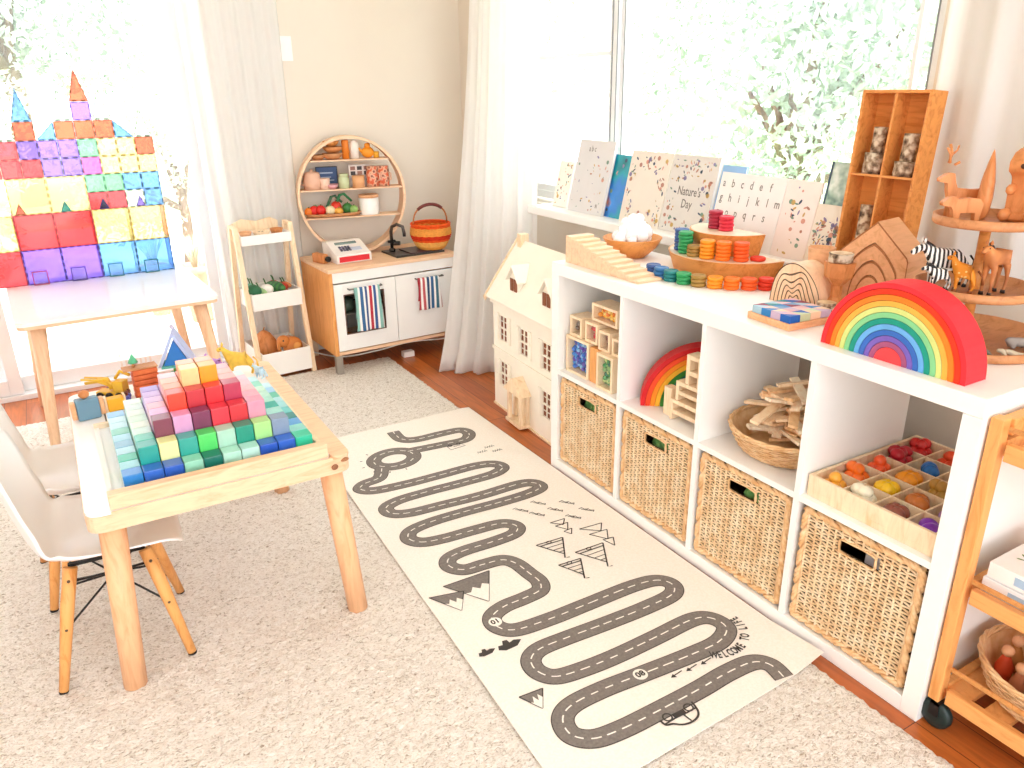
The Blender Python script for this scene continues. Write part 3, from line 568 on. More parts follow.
# ------------------------------------------------------------------ upper cube 3: round basket of planks
def round_basket(name, label, loc, r, h, rows, m, rim_r=.006, sx=1, sy=1, cat='basket'):
    o = thing(name, label, cat, loc); b = B(); n = 40
    for j in range(rows):
        z = .006+(h-.012)*j/(rows-1); rr = r*(.78+.22*(j/(rows-1))**.7); s = 1 if j % 2 else -1
        b.tube([((rr+.0022*s*cos(i*pi/2))*cos(i*2*pi/(n*2))*sx, (rr+.0022*s*cos(i*pi/2))*sin(i*2*pi/(n*2))*sy, z) for i in range(n*2)], .0026, 4, closed=True)
    b.lathe([(.001, .002), (r*.77, .002), (r*.77, .006), (.001, .006)], 32, cap=False, sx=sx, sy=sy)
    b.lathe([(r*.765, .004), (r*.90, h*.5), (r*.97, h-.004), (r*.955, h-.004), (r*.885, h*.5), (r*.75, .006)], 32, cap=False, sx=sx, sy=sy)
    part('woven_side', b, m, o)
    b = B()
    for i in range(n): a = 2*pi*i/n; b.tube([(cos(a)*r*.78*sx, sin(a)*r*.78*sy, .004), (cos(a)*r*.91*sx, sin(a)*r*.91*sy, h*.5), (cos(a)*r*sx, sin(a)*r*sy, h)], .0018, 4)
    part('stakes', b, m, o); b = B()
    for ph in (0, 2.1, 4.2): b.tube([((r+rim_r*.6*cos(i*.6+ph))*cos(i*2*pi/84)*sx, (r+rim_r*.6*cos(i*.6+ph))*sin(i*2*pi/84)*sy, h+rim_r*.6*sin(i*.6+ph)) for i in range(84)], rim_r*.6, 5, closed=True)
    part('rim', b, WICKO, o); return o
round_basket('round_basket', 'shallow round wicker basket heaped with wooden planks in the third upper cube', (.175, .562, cz), .158, .07, 9, WICKO)
PLK = [wood(c, d, (22, 22, 3), name='plank_wood') for c, d in (('#f6d9b4', '#e8bd8a'), ('#f2c898', '#dca468'), ('#f9e6cb', '#efcba2'))]
q = random.Random(4)
pl = None
for k in range(58):
    L = .118; r = q.uniform(0, 1)**.6*.092; a = q.uniform(0, 6.28); zz = .035+.0028*k*(1-(r/.12)**2)+.02*(r/.09)
    x, y = .175+r*cos(a), .56+r*sin(a)
    x = min(max(x, .085), .27); y = min(max(y, .47), .65); rz = a+q.uniform(-.5, .5) if r > .055 else q.uniform(0, 3.1)
    if pl is None or k % 3 == 1: mk = PLK[k % 3]
    if k < 3: base = solo('wooden_plank', B().box((-.059, -.012, -.004), (.059, .012, .004)), PLK[k], 'loose pine plank heaped in the round basket in the third upper cube', 'toy plank', (x, y, CELL+zz), group='loose planks heaped in the round basket', bev=.0008, rot=(q.uniform(-.25, .25), q.uniform(-.2, .2), rz)); pl = [base] if pl is None else pl+[base]
    else: dup(pl[k % 3], (x, y, CELL+zz), rot=(q.uniform(-.3, .3), q.uniform(-.22, .22), rz))

# ------------------------------------------------------------------ upper cube 4: sorting tray with balls and eggs
TX, TY, TW, TD, TH = .018, .048, .322, .42, .055
tr = thing('sorting_tray', 'pale wooden tray with twenty compartments pushed deep into the nearest upper cube', 'tray', (TX, TY, cz))
b = B(); t_ = .009
b.box((0.0005, 0.0005, 0), (TD-.0005, TW-.0005, .016)); part('tray_base', b, PALEW, tr)
b = B(); b.box((0, 0, .0161), (t_, TW, TH)); b.box((TD-t_, 0, .0161), (TD, TW, TH)); b.box((t_, 0, .0161), (TD-t_, t_, TH)); b.box((t_, TW-t_, .0161), (TD-t_, TW, TH)); part('tray_side', b, PALEW, tr, bev=.001)
b = B()
for i in range(1, 5): x = TD*i/5; b.box((x-.002, t_, .0161), (x+.002, TW-t_, TH-.008))
for j in range(1, 4): y = TW*j/4; b.box((t_, y-.002, .0161), (TD-t_, y+.002, TH-.009))
part('partition', b, PALEW, tr)
FILL = [[('#f0a93c', 'amber'), ('#e9dfc4', 'cream'), ('#8a4a3a', 'brown'), ('#7a2fa8', 'purple')], [('#f2711f', 'orange'), ('#f2c21e', 'yellow'), ('#c9712c', 'copper'), ('#b58ac0', 'lilac')],
        [('#ee5a2a', 'orange red'), ('#f49a1e', 'golden orange'), ('#b98a3a', 'bronze'), ('#cdb3d2', 'pale lilac')], [('#b81f2f', 'crimson'), ('#1f6fbf', 'blue'), ('#f0b6a0', 'peach'), ('#d8c8d0', 'pale pink')],
        [('#cf2a2a', 'red'), ('#e8502a', 'bright red'), ('#e8c8b8', 'beige'), ('#c8b8b0', 'grey pink')]]
CNT = [[5, 6, 4, 2], [6, 4, 3, 4], [5, 4, 6, 3], [8, 2, 4, 2], [7, 5, 3, 2]]
RW = ['front row', 'second row', 'third row', 'fourth row', 'back row']; CW = ['leftmost', 'second', 'third', 'rightmost']
for i in range(5):
    for j in range(4):
        c, cn = FILL[i][j]; n = CNT[i][j]; x0 = TX+TD*i/5+.006; yc = TY+TW*(1-j/4); yl = yc-TW/4+.004; big = n <= 4; r = .020 if big else .0155
        spots = [(.25, .27), (.72, .7), (.27, .75), (.74, .25), (.5, .5), (.5, .9), (.9, .5), (.12, .5)]; proto = None
        for k in range(n):
            fx, fy = spots[k]; x = x0+r+(TD/5-.014-2*r)*fx; y = yl+r+(TW/4-.012-2*r)*fy; z = cz+.0163+(r if k < 4 else r*2.3)
            eg = (i+j) % 2 == 1
            lb = '%s wooden %s in the sorting tray, %s, %s compartment' % (cn, 'egg' if eg else 'ball', RW[i], {0: 'leftmost', 1: 'second', 2: 'third', 3: 'rightmost'}[j])
            if proto is None:
                proto = solo('wooden_egg' if eg else 'wooden_ball', B().ball((0, 0, 0), (r*(1.22 if eg else 1), r, r), 14), paint(c, .3, .5, .12, sc=60), lb, 'toy egg' if eg else 'toy ball', (x, y, z), q.uniform(0, 3), '%s pieces in the %s of the sorting tray' % (cn, RW[i]))
            else: dup(proto, (x, y, z), rot=(0, 0, q.uniform(0, 3)))

# ------------------------------------------------------------------ things on top of the cube shelf
KT = KH+.0003
rainbow('stacking_rainbow', 'big wooden rainbow with a red outer arch standing on the shelf corner nearest the camera', (.03, .23, KT), .168, .0124, .07,
        [('#f2333c', 'red'), ('#e83a1f', 'orange red'), ('#f5822a', 'orange'), ('#f2b04a', 'golden'), ('#d3dd86', 'yellow green'), ('#86cf92', 'light green'), ('#1f9a86', 'green'),
         ('#6aaee8', 'light blue'), ('#3a6cc0', 'blue'), ('#7a62bc', 'violet'), ('#a8577f', 'plum')], .0012, core=('#ef4a4e', 'coral red half disc'))
# stepped stair of planks
st = thing('step_staircase', 'pale wooden toy staircase at the far left corner of the shelf top', 'toy staircase', (.035, 1.055, KT))
n = 11; L = .385; Hh = .088
for k in range(n):
    y0 = L*k/n; h = Hh*(k+1)/n
    part('step', B().box((0, y0+.0004, 0), (.092-.0*k, L*(k+1)/n-.0004, h)), BIRCH, st, bev=.001)
# bowl with white crystals
bw = thing('wooden_bowl', 'wide wooden bowl piled with white glassy balls, behind the toy staircase', 'bowl', (.275, 1.385, KT))
part('bowl', B().lathe([(.001, .006), (.045, .0), (.05, .004), (.082, .032), (.102, .066), (.098, .068), (.078, .037), (.045, .014), (.001, .012)], 36, cap=False), HONEY, bw)
q = random.Random(2); b = B()
for _ in range(60):
    a = q.uniform(0, 6.28); rr = q.uniform(0, .058); b.ball((.275+rr*cos(a), 1.385+rr*sin(a), KT+.05+.085*(1-(rr/.062)**2)*q.uniform(.45, 1)), q.uniform(.016, .024), 10)
o = solo('glass_pebbles', b, paint('#f6f8fb', .12, .7, .01, 'milky_glass'), 'heap of milky white balls filling the wide wooden bowl', 'pebbles', kind=None) if False else part('glass_pebbles', b, paint('#f6f8fb', .12, .7, .01, 'milky_glass')); tag(o, 'heap of milky white balls filling the wide wooden bowl', 'pebbles', None, 'stuff')
# two tier half round stand with coins
def half(r0, r1, z0, z1, n=30, sx=1, sy=1):
    b = B(); k = n+1; vs = []
    for r, z in ((r0, z0), (r1, z1)):
        for i in range(k): a = pi/2+pi*i/n; vs.append((r*cos(a)*sx, r*sin(a)*sy, z))
    b.put(vs, [tuple(range(k-1, -1, -1)), tuple(range(k, 2*k)), (0, k-1, 2*k-1, k)]); b.put(vs, [(i, i+1, k+i+1, k+i) for i in range(n)], 0, True); return b
bc = (.42, 1.055)
lo = solo('half_round_riser', half(.185, .205, 0, .058), HONEY, 'larger wooden half round riser on the shelf top, carrying the middle disc stacks', 'toy stand', (bc[0], bc[1], KT), bev=.0015)
hi = solo('half_round_riser', half(.116, .134, 0, .066), HONEY, 'smaller half round riser on the larger one, with two red disc stacks', 'toy stand', (bc[0], bc[1]+.012, KT+.0597), bev=.0015)
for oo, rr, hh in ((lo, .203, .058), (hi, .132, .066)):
    part('top_glare', half(rr-.002, rr-.002, hh+.0001, hh+.0012), paint('#f6e2c8', .2, .6), oo, label='top face with painted glare')  # glare on the riser tops painted as a thin pale sheet
DC = {'navy': '#3f5f9a', 'blue': '#2f6fa8', 'teal': '#1f7a7a', 'green': '#2f9a5a', 'olive': '#a5813f', 'amber': '#f0951f', 'orange': '#f2781f', 'red orange': '#ee5f22', 'red': '#e23a22', 'dark red': '#a8243c', 'crimson': '#d42a3f'}
def coin_stack(cn, n, x, y, z, where, r=.0228, h=.0112):
    proto = None
    for k in range(n):
        lb = '%s wooden disc, %s' % (cn, ('lone disc ' if n == 1 else ('topmost of the ' if k == n-1 else ORD[k]+' from the bottom of the '))+('stack ' if n > 1 else '')+where)
        dx, dy = q.uniform(-.0012, .0012), q.uniform(-.0012, .0012)
        if proto is None: proto = solo('wooden_disc', B().lathe([(r*.9, 0), (r, h*.25), (r, h*.7), (r*.9, h-.0004), (r*.62, h-.0004), (r*.58, h-.002)], 20), paint(DC[cn], .45, .4, .08, sc=50), lb, 'toy disc', (x+dx, y+dy, z+k*h), group='stacked wooden discs on and around the risers')
        else: dup(proto, (x+dx, y+dy, z+k*h), label=lb)
def arc_pt(r, deg): return bc[0]-r*cos(R_(deg)), bc[1]+r*sin(R_(deg))
zt = KT+.0600
for cn, n, dg, wh in (('navy', 6, 37, 'on the riser'), ('green', 6, 19, 'on the riser'), ('olive', 3, 1.5, 'on the riser'), ('amber', 5, -15.5, 'on the riser'), ('orange', 5, -33, 'on the riser'), ('red orange', 5, -51, 'on the riser'), ('red', 1, -69, 'at the near end of the lower riser')):
    coin_stack(cn, n, *arc_pt(.166, dg), zt, wh)
coin_stack('dark red', 5, .375, 1.10, KT+.0597+.0675, 'on the top riser'); coin_stack('crimson', 4, .372, 1.05, KT+.0597+.0675, 'on the top riser')
for k_, (cn, n) in enumerate((('navy', 3), ('blue', 3), ('teal', 3), ('green', 3), ('olive', 3), ('amber', 3), ('orange', 3), ('red orange', 3), ('red', 3))):
    coin_stack(cn, n, *arc_pt(.275, 16-k_*10), KT, 'on the shelf top')
# triangles tray
tt = thing('pattern_block_tray', 'small wooden frame tray of coloured triangle blocks in front of the line marked arch', 'toy tray', (.03, .49, KT), R_(-4))
part('tray', B().box((0, 0, 0), (.15, .14, .008)).box((0, 0, .0081), (.006, .14, .017)).box((.144, 0, .0081), (.15, .14, .017)).box((.006, 0, .0081), (.144, .006, .017)).box((.006, .134, .0081), (.144, .14, .017)), ROOFW, tt, bev=.001)
tc_ = ['#1f62b8', '#e8c0b8', '#14878f', '#c4b0c8', '#8f2f4a', '#c9d8b0', '#2f7fc0', '#e8b8c0', '#d8a8b0', '#a8c8d8', '#f0d0b0', '#6f9fc8']
for k in range(4):
    x0 = .0068+k*.0342
    for j in range(4):
        y0 = .0068+j*.0317
        for s in (0, 1):
            ol = [(x0+.0005, y0+.0003), (x0+.0335, y0+.0003), (x0+.0005, y0+.031)] if s == 0 else [(x0+.0338, y0+.0312), (x0+.001, y0+.0312), (x0+.0338, y0+.001)]
            part('triangle_block', B().prism(ol, .0082, .034, 'z'), paint(tc_[(k*5+j*3+s*7) % 12], .5, .3), tt)
# nested landscape arch with dark lines, and nested house arch
def nested(name, label, loc, fn, scales, depth, m, ml, cat='toy arch', rz=0, n=30):
    o = thing(name, label, cat, loc, rz)
    for k in range(len(scales)):
        a, c = scales[k], (scales[k+1]+.012 if k < len(scales)-1 else .02)
        b = B().arch(c, a, 0, depth, 'x', fn=fn, n=n); part('arch', b, m, o)
        part('edge_line', B().arch(a-.022, a-.001, -.0006, .0002, 'x', fn=fn, n=n), ml, o)
    return o
def mfn(a, r):   # uneven double hump
    A = 0 if r > .95 else .20*min(1, (1.1-r)*2)
    h = .112*(sin(a)**.75)*(1-.12*cos(a))*(1+A*(cos(4.2*(a-1.15))-.25)); return (-cos(a)*.082*r*(1-.12*sin(a)), max(0, h)*r)
nested('nested_arch', 'nested wooden hill shaped arch with wavy dark lines, left of the wooden goblets', (.222, .640, KT), mfn, [1, .84, .69, .54, .40, .27], .075, BIRCHZ, paint('#4a3528', .7))
HV = [(.09, 0), (.09, .145), (0, .228), (-.09, .145), (-.09, 0)]
def hfn(a, r):
    dx, dz = cos(a), sin(a); best = 1
    for (x0, z0), (x1, z1) in zip(HV, HV[1:]):
        den = dx*(z1-z0)-dz*(x1-x0)
        if abs(den) < 1e-9: continue
        tt_ = (x0*(z1-z0)-z0*(x1-x0))/den; uu = (x0*dz-z0*dx)/den
        if tt_ > 0 and -1e-6 <= uu <= 1+1e-6: best = tt_; break
    el = 1/math.sqrt((dx/.088)**2+(dz/.20)**2); k = 0 if r > .97 else min(1, (1.05-r)*1.8); rr = best*(1-k)+el*k
    return (dx*rr*r, dz*rr*r)
nested('nested_house', 'nested wooden house shaped arch behind the big rainbow', (.345, .515, KT), hfn, [1, .8, .62, .45, .3], .105, ROOFW, paint('#a8683c', .7), rz=R_(8), n=60)
# wooden goblets and a bark slice
o = thing('wooden_goblet', 'chunky wooden goblet between the hill arch and the house arch', 'toy goblet', (.265, .548, KT))
part('cup', B().lathe([(.014, 0), (.02, .002), (.02, .03), (.013, .04), (.014, .07), (.034, .092), (.038, .13), (.030, .13), (.026, .1)], 6), TOYW, o, sm=20)
o = thing('wooden_goblet', 'pale wooden goblet left of the chunky one, partly behind the hill arch', 'toy goblet', (.34, .665, KT))
part('cup', B().lathe([(.024, 0), (.024, .006), (.01, .014), (.01, .05), (.03, .08), (.036, .14), (.031, .14), (.026, .085)], 18), ROOFW, o)
BARKS = spotted('birch_bark', [(.32, '#4a382c'), (.46, '#9a7f66'), (.6, '#d9c8b0')], 55, 'ShaderNodeTexNoise', .9, bs=.8)
def log(label, loc, r, h, rot=None):
    o = thing('log_slice', label, 'log piece', loc, rot=rot or (0, 0, rnd.uniform(0, 3)))
    part('bark', B().lathe([(r*.97, 0), (r, h*.2), (r*.96, h*.6), (r, h)], 18), BARKS, o); part('cut_face', B().lathe([(.0001, h+.0002), (r*.9, h+.0006)], 18, cap=False), spotted('cut_wood', [(.2, '#c9a27a'), (.8, '#e8cfa8')], 50), o, label='pale cut end')
log('bark covered log slice lying on top of the chunky wooden goblet', (.265, .548, KT+.1302), .03, .022)
log('grey log slice low between the hill arch and the big rainbow', (.215, .535, KT), .024, .035)
# tall divided box on the window board
cb = thing('cubby_box', 'tall honey coloured wooden box with four compartments leaning at the window', 'display box', (0.478, .535, .8205), rot=(0, R_(4), 0))
HB = .485; WB = .198; DB = .066; b = B()
b.box((0, 0, 0), (DB, .008, HB)).box((0, WB-.008, 0), (DB, WB, HB)).box((0, .008, 0), (DB, WB-.008, .008)).box((0, .008, HB-.008), (DB, WB-.008, HB)); part('box_frame', b, HONEY, cb, bev=.001)
part('back_panel', B().box((DB-.006, .008, .008), (DB-.001, WB-.008, HB-.008)), HONEY, cb)
part('divider', B().box((.002, .096, .008), (DB-.006, .102, HB-.008)), HONEY, cb); part('shelf', B().box((.002, .008, .265), (DB-.006, .0958, .271)).box((.002, .1022, .265), (DB-.006, WB-.008, .271)), HONEY, cb)
def in_box(x, y, z): v = Matrix.Rotation(R_(4), 3, 'Y') @ Vector((x, y, z)); return (.478+v.x, .535+v.y, .8205+v.z)
lg = (0, R_(4), 0)
log('wide log slice under the narrow one in the upper left compartment of the tall box', in_box(.031, .146, .2712), .028, .055, lg); log('narrow log standing on the wide slice in the upper left compartment', in_box(.030, .143, .3268), .018, .066, lg)
log('wide flat log slice in the upper right compartment of the tall box', in_box(.031, .052, .2712), .029, .038, lg); log('narrow leaning log on the flat slice in the upper right compartment', in_box(.031, .050, .3098), .020, .07, lg)
log('single log standing in the lower left compartment of the tall box', in_box(.031, .140, .0083), .018, .18, lg)
# ------------------------------------------------------------------ books and cards on the window board
INKG = paint('#8a8580', .7, .2, .1, 'print_grey'); FLO = [paint(c, .7, .2, .1) for c in ('#b98a7a', '#7f9a8a', '#c9a86a', '#8f86a8', '#4f5d70', '#d9a08f')]
def book(name, label, cat, y, w, h, t, cover, decor=None, x=.515, lean=13, rz=0, z=.8205, n=0, seed=1, txt=None, marks=None, edge='#f4efe6', zone=None):
    """cover faces -x; local: y width, z height, thickness toward +x"""
    o = thing(name, label, cat, (x, y, z), rot=(0, R_(lean), R_(rz)))
    part('pages', B().box((.0025, .002, .002), (t-.0025, w-.002, h-.002)), paint(edge, .8, .1, .02), o)
    b = B().box((0, 0, 0), (.002, w, h)).box((t-.002, 0, 0), (t, w, h)).box((.002, w-.002, 0), (t-.002, w, h)); mats = [cover if not isinstance(cover, str) else paint(cover, .45, .3, .02)]+FLO+[INKG]
    q = random.Random(seed)
    for _ in range(n):
        yy, zz = q.uniform(.012, w-.012), q.uniform(.012, h-.012)
        if zone and not zone(yy/w, zz/h): continue
        mi = 1+q.randrange(6); s = q.uniform(.003, .009); a = q.uniform(0, 3.14); k = q.choice((1, .45, .35)); N_ = 9
        b.put([(-.0006, yy+s*cos(j*2*pi/N_)*cos(a)-k*s*sin(j*2*pi/N_)*sin(a), zz+s*cos(j*2*pi/N_)*sin(a)+k*s*sin(j*2*pi/N_)*cos(a)) for j in range(N_)], [tuple(range(N_))], mi)
    for s, sz, ty, tz in (txt or []):
        T = Matrix.Translation((-.0008, ty*w, tz*h)) @ Matrix(((0, 0, -1, 0), (-1, 0, 0, 0), (0, 1, 0, 0), (0, 0, 0, 1))); text_b(b, s, sz, T, 7, (.85, 1.1))
    if decor: decor(b, w, h)
    part('cover', b, mats, o); return o
book('picture_book', 'tall grey white alphabet picture book, leftmost on the window board', 'book', 1.885, .245, .30, .012, '#dcd9d8', n=46, seed=3, zone=lambda a, c: c < .8, txt=[('a b c', .03, .6, .88), ('N', .02, .2, .12)])
book('picture_book', 'blue underwater picture book half hidden between two pale books', 'book', 1.775, .15, .25, .01, spotted('sea_cover', [(.25, '#1f5f5a'), (.40, '#1fa0b0'), (.5, '#2f7fd0'), (.62, '#3f8fe0'), (.72, '#e08a5a')], 7, 'ShaderNodeTexNoise', .4, bs=0), x=.535, n=14, seed=5)
book('picture_book', 'cream picture book with a ring of flowers and animals, left of the titled one', 'book', 1.535, .235, .275, .014, '#e6dccf', n=150, seed=7, zone=lambda a, c: (a-.5)**2/.1+(c-.45)**2/.07 > 1, txt=[('Day', .02, .5, .52), ("Nature's", .02, .5, .62)][:0])
book('picture_book', 'grey flowered hardback titled Nature\'s Day on the window board', 'book', 1.295, .235, .275, .016, '#d9d3cc', n=150, seed=9, zone=lambda a, c: (a-.5)**2/.1+(c-.45)**2/.07 > 1, txt=[("Nature's", .04, .5, .54), ('Day', .04, .5, .38)])
book('picture_book', 'slim pale blue spined book behind the alphabet card', 'book', 1.20, .11, .25, .009, '#8fb0d8', x=.545, n=0)
al = lambda rows: [(' '.join(r), .030, .5, .86-.2*i) for i, r in enumerate(rows)]
book('alphabet_card', 'white alphabet board showing the letters a to t', 'card', .975, .275, .235, .007, '#efecea', x=.49, txt=[(l, .034, .08+.155*j+.02*(i % 2), .86-.19*i) for i, row in enumerate((' abcdef'[1:], 'ghijklm', 'nopqrst')) for j, l in enumerate(reversed(row[::1])) if j < 7][:0]+[(l, .034, .93-.145*j, .85-.2*i) for i, row in enumerate(('abcdef', 'ghijklm', 'nopqrs')) for j, l in enumerate(row) if j < 7])
book('alphabet_card', 'pinkish number card next to the alphabet board', 'card', .845, .128, .235, .007, '#f0e4de', x=.49, n=26, seed=13)
book('framed_picture', 'dark edged picture of green foliage leaning beside the tall wooden box', 'picture', .70, .155, .29, .012, spotted('foliage_print', [(.3, '#5f7a78'), (.5, '#a9c0b2'), (.7, '#dfe8e2')], 26, 'ShaderNodeTexNoise', .3, bs=0), x=.535, lean=10, decor=lambda b, w, h: (b.box((-.002, w-.006, 0), (0, w, h), 5), b.box((-.002, 0, 0), (0, .003, h), 5)))
book('art_card', 'small cream card with brown drawing of plants, in front of the foliage picture', 'card', .735, .115, .175, .006, '#e6ddcf', x=.492, n=120, seed=15, zone=lambda a, c: .15 < a < .85 and .12 < c < .8)
book('picture_book', 'small faded book at the far left end of the window board by the curtain', 'book', 2.17, .11, .20, .01, '#f2ece2', x=.535, n=30, seed=17)

# ------------------------------------------------------------------ three tier stand with animals
SX, SY = .315, .235
sd = thing('tiered_stand', 'round wooden stand with three tiers at the near end of the shelf top', 'tiered stand', (SX, SY, KT))
def tier(r, z): return B().lathe([(.001, z), (r*.97, z), (r, z+.004), (r, z+.02), (r-.006, z+.02), (r-.009, z+.008), (.001, z+.008)], 48, cap=False)
part('lower_tray', tier(.178, 0), OAKD, sd); part('middle_tray', tier(.122, .112), OAKD, sd); part('upper_tray', tier(.108, .262), OAKD, sd); part('pole', B().lathe([(.011, .009), (.011, .262)], 16), HONEY, sd)
Z1, Z2, Z3 = KT+.0085, KT+.1205, KT+.2705
def flat_toy(name, label, cat, ol, t, loc, rz, m=TOYW, extra=None):
    o = thing(name, label, cat, loc, rz); b = B().prism(ol, -t/2, t/2, 'y'); part('body', b, m, o, bev=.0025)
    if extra: extra(o)
    return o
deer = [(-.055, 0), (-.045, .0), (-.04, .04), (-.02, .043), (.02, .042), (.03, .0), (.042, 0), (.044, .045), (.052, .07), (.056, .092), (.078, .096), (.079, .104), (.062, .116), (.05, .119), (.040, .118), (.034, .095), (.026, .078), (-.02, .074), (-.05, .075), (-.062, .07), (-.06, .045)]
def antl(o): part('antlers', B().tube([(.046, -.003, .116), (.04, -.005, .135), (.046, -.008, .155)], .0028, 5).tube([(.041, -.005, .132), (.03, -.006, .142), (.028, -.006, .152)], .0022, 5).tube([(.046, .003, .116), (.05, .006, .135), (.06, .008, .148)], .0028, 5).tube([(.034, 0, .112), (.024, .002, .118)], .003, 5), TOYW, o)
s_ = 1.0
def sc_(ol, s): return [(a*s, c*s) for a, c in ol]
flat_toy('wooden_deer', 'wooden deer with antlers on the top tier, facing left', 'toy animal', sc_(deer, .80), .015, (SX+.0, SY+.062, Z3), R_(150), extra=antl)
fawn = [(-.03, 0), (-.022, 0), (-.02, .018), (.008, .018), (.01, 0), (.02, 0), (.023, .022), (.028, .03), (.044, .032), (.046, .038), (.034, .048), (.024, .05), (.015, .044), (-.01, .046), (-.026, .044), (-.034, .034)]
flat_toy('wooden_boar', 'small wooden piglet in front of the deer on the top tier', 'toy animal', sc_(fawn, 1.1), .014, (SX-.066, SY+.02, Z3), R_(150))
solo('wooden_tree', B().lathe([(.008, 0), (.015, .01), (.019, .045), (.017, .08), (.010, .115), (.003, .14), (.0005, .146)], 8, sx=1.2, sy=.8), TOYW, 'tall pointed wooden tree between the deer and the bear', 'toy tree', (SX+.004, SY+.018, Z3), R_(30), bev=0)
br_ = thing('wooden_bear', 'large wooden bear sitting upright on the top tier at the frame edge', 'toy animal', (SX+.058, SY-.045, Z3), R_(185))
b = B(); prof = [(-.035, 0), (.042, 0), (.045, .012), (.032, .02), (.034, .05), (.025, .07), (.03, .085), (.05, .095), (.052, .112), (.036, .128), (.014, .135), (-.018, .128), (-.04, .1), (-.05, .05), (-.045, .012)]
b.prism([(x*1.05, z*1.1) for x, z in prof], -.03, .03, 'y'); part('body', b, TOYW, br_, bev=.008, sm=50)
for s in (-1, 1):
    part('ear', B().ball((.012, s*.018, .148), (.006, .01, .010), 10), TOYW, br_); part('arm', B().ball((.036, s*.024, .066), (.018, .009, .012), 10), TOYW, br_); part('leg', B().ball((.043, s*.024, .014), (.022, .012, .014), 10), TOYW, br_)
part('nose', B().ball((.055, 0, .116), (.005, .008, .006), 8), paint('#4a2a18', .5), br_)
def quad(name, label, cat, loc, rz, m, L, H, neck, head, legw=.006, hoof=None, mane=None, body=.017, tail=True, group=None, tex=None, grow=1.0):
    """four legged toy facing +x; L body length, H back height, neck=(dx,dz), head=(dx,dz)"""
    o = thing(name, label, cat, loc, rz, group); h = H-body*.9; x0, x1 = -L/2, L/2; g = grow
    nx, nz = x1+neck[0], h+neck[1]; hx, hz = nx+head[0], nz+head[1]
    nd = [(0, 0, h-.001, body*1.06), (x0+.006, 0, h+.002, body*.98), (x1-.006, 0, h+.002, body*.95), ((x1+nx)/2, 0, (h+nz)/2+.003, body*.62), (nx, 0, nz, body*.5), ((nx+hx)/2, 0, (nz+hz)/2, body*.45), (hx, 0, hz, body*.3)]
    ed = [(0, 1), (0, 2), (2, 3), (3, 4), (4, 5), (5, 6)]
    for xx, rear in ((x0+.004, 1), (x1-.008, 0)):
        root = 1 if rear else 2
        for s in (-1, 1):
            k = len(nd); yy = s*body*.55; kb = -.006 if rear else .002
            nd += [(xx, yy, h*.72, legw*1.5), (xx+kb, yy, h*.38, legw*.8), (xx+kb*.3, yy, .006, legw*.72), (xx+kb*.3+.003, yy, .003, legw*.9)]; ed += [(root, k), (k, k+1), (k+1, k+2), (k+2, k+3)]
    skin('body', nd, ed, m, o, 1)
    b = B()
    for s in (-1, 1): b.lathe([(body*.13, 0), (body*.2, body*.25), (.0005, body*.62)], 6, (nx+.001, s*body*.32, nz+body*.35))
    part('ears', b, m, o)
    b = B()
    for s in (-1, 1): b.ball((nx+head[0]*.35, s*body*.42, nz+head[1]*.3+body*.12), body*.1, 6)
    part('eyes', b, BLACK, o)
    if tail: part('tail', B().tube([(x0-.004, 0, h+.006), (x0-.014, 0, h-.006), (x0-.016, 0, h*.45)], [.0025, .002, .0035], 5), hoof or m, o)
    if mane: part('mane', B().tube([(nx-.002, 0, nz+body*.5), ((x1+nx)/2-.006, 0, (h+nz)/2+body*.75), (x1-.012, 0, h+body*.95)], [.003, .0045, .003], 5), mane, o)
    if hoof:
        b = B()
        for xx, rear in ((x0+.004, 1), (x1-.008, 0)):
            for s in (-1, 1): b.lathe([(legw*1.15, 0), (legw*.95, legw*1.5)], 8, (xx+(-.002 if rear else .001)+.002, s*body*.55, .0))
        part('hooves', b, hoof, o)
    return o
ZEB = striped('zebra_coat', [(.5, '#f2efe8'), (.5, '#23201f')], .0095, 0, .6, .006)
quad('zebra_figure', 'striped zebra figurine on the middle tier, facing left', 'toy animal', (SX-.036, SY+.046, Z2), R_(150), ZEB, .082, .080, (.022, .03), (.026, -.018), .0042, BLACK, BLACK, .019)
quad('zebra_figure', 'small zebra foal figurine below the head of the larger zebra', 'toy animal', (SX-.085, SY+.032, Z2), R_(150), ZEB, .042, .046, (.010, .016), (.014, -.006), .0028, BLACK, BLACK, .0105)
quad('giraffe_figure', 'yellow orange giraffe calf figurine on the middle tier', 'toy animal', (SX-.058, SY-.006, Z2), R_(115), spotted('giraffe_coat', [(.12, '#f0d08a'), (.3, '#d9861f')], 110), .04, .056, (.006, .03), (.014, -.002), .0045, paint('#8a4a1f'), None, .014)
quad('horse_figure', 'brown horse figurine with a dark head and legs, nearest on the middle tier', 'toy animal', (SX-.018, SY-.048, Z2), R_(178), spotted('horse_coat', [(.3, '#9c5a30'), (.7, '#d98f52')], 25, 'ShaderNodeTexNoise'), .058, .092, (.014, .028), (.020, -.010), .0046, paint('#2f1f18'), paint('#2f1f18'), .0165)
lm_ = thing('lemur_figure', 'grey lemur figurine with a raised black and white ringed tail, lower tier', 'toy animal', (SX+.005, SY-.12, Z1), R_(150))
skin('body', [(0, 0, .016, .011), (.022, 0, .019, .009), (.036, 0, .024, .0065), (-.012, 0, .015, .009), (.02, .009, .004, .004), (.02, -.009, .004, .004), (-.012, .010, .004, .0045), (-.012, -.010, .004, .0045)], [(0, 1), (1, 2), (0, 3), (1, 4), (1, 5), (3, 6), (3, 7)], paint('#9a9088', .8), lm_)
b = B(); tp_ = [(-.016, 0, .02), (-.03, 0, .028), (-.034, 0, .045), (-.03, 0, .062), (-.018, 0, .072), (-.01, 0, .068)]; tq = smooth_path(tp_, 4)
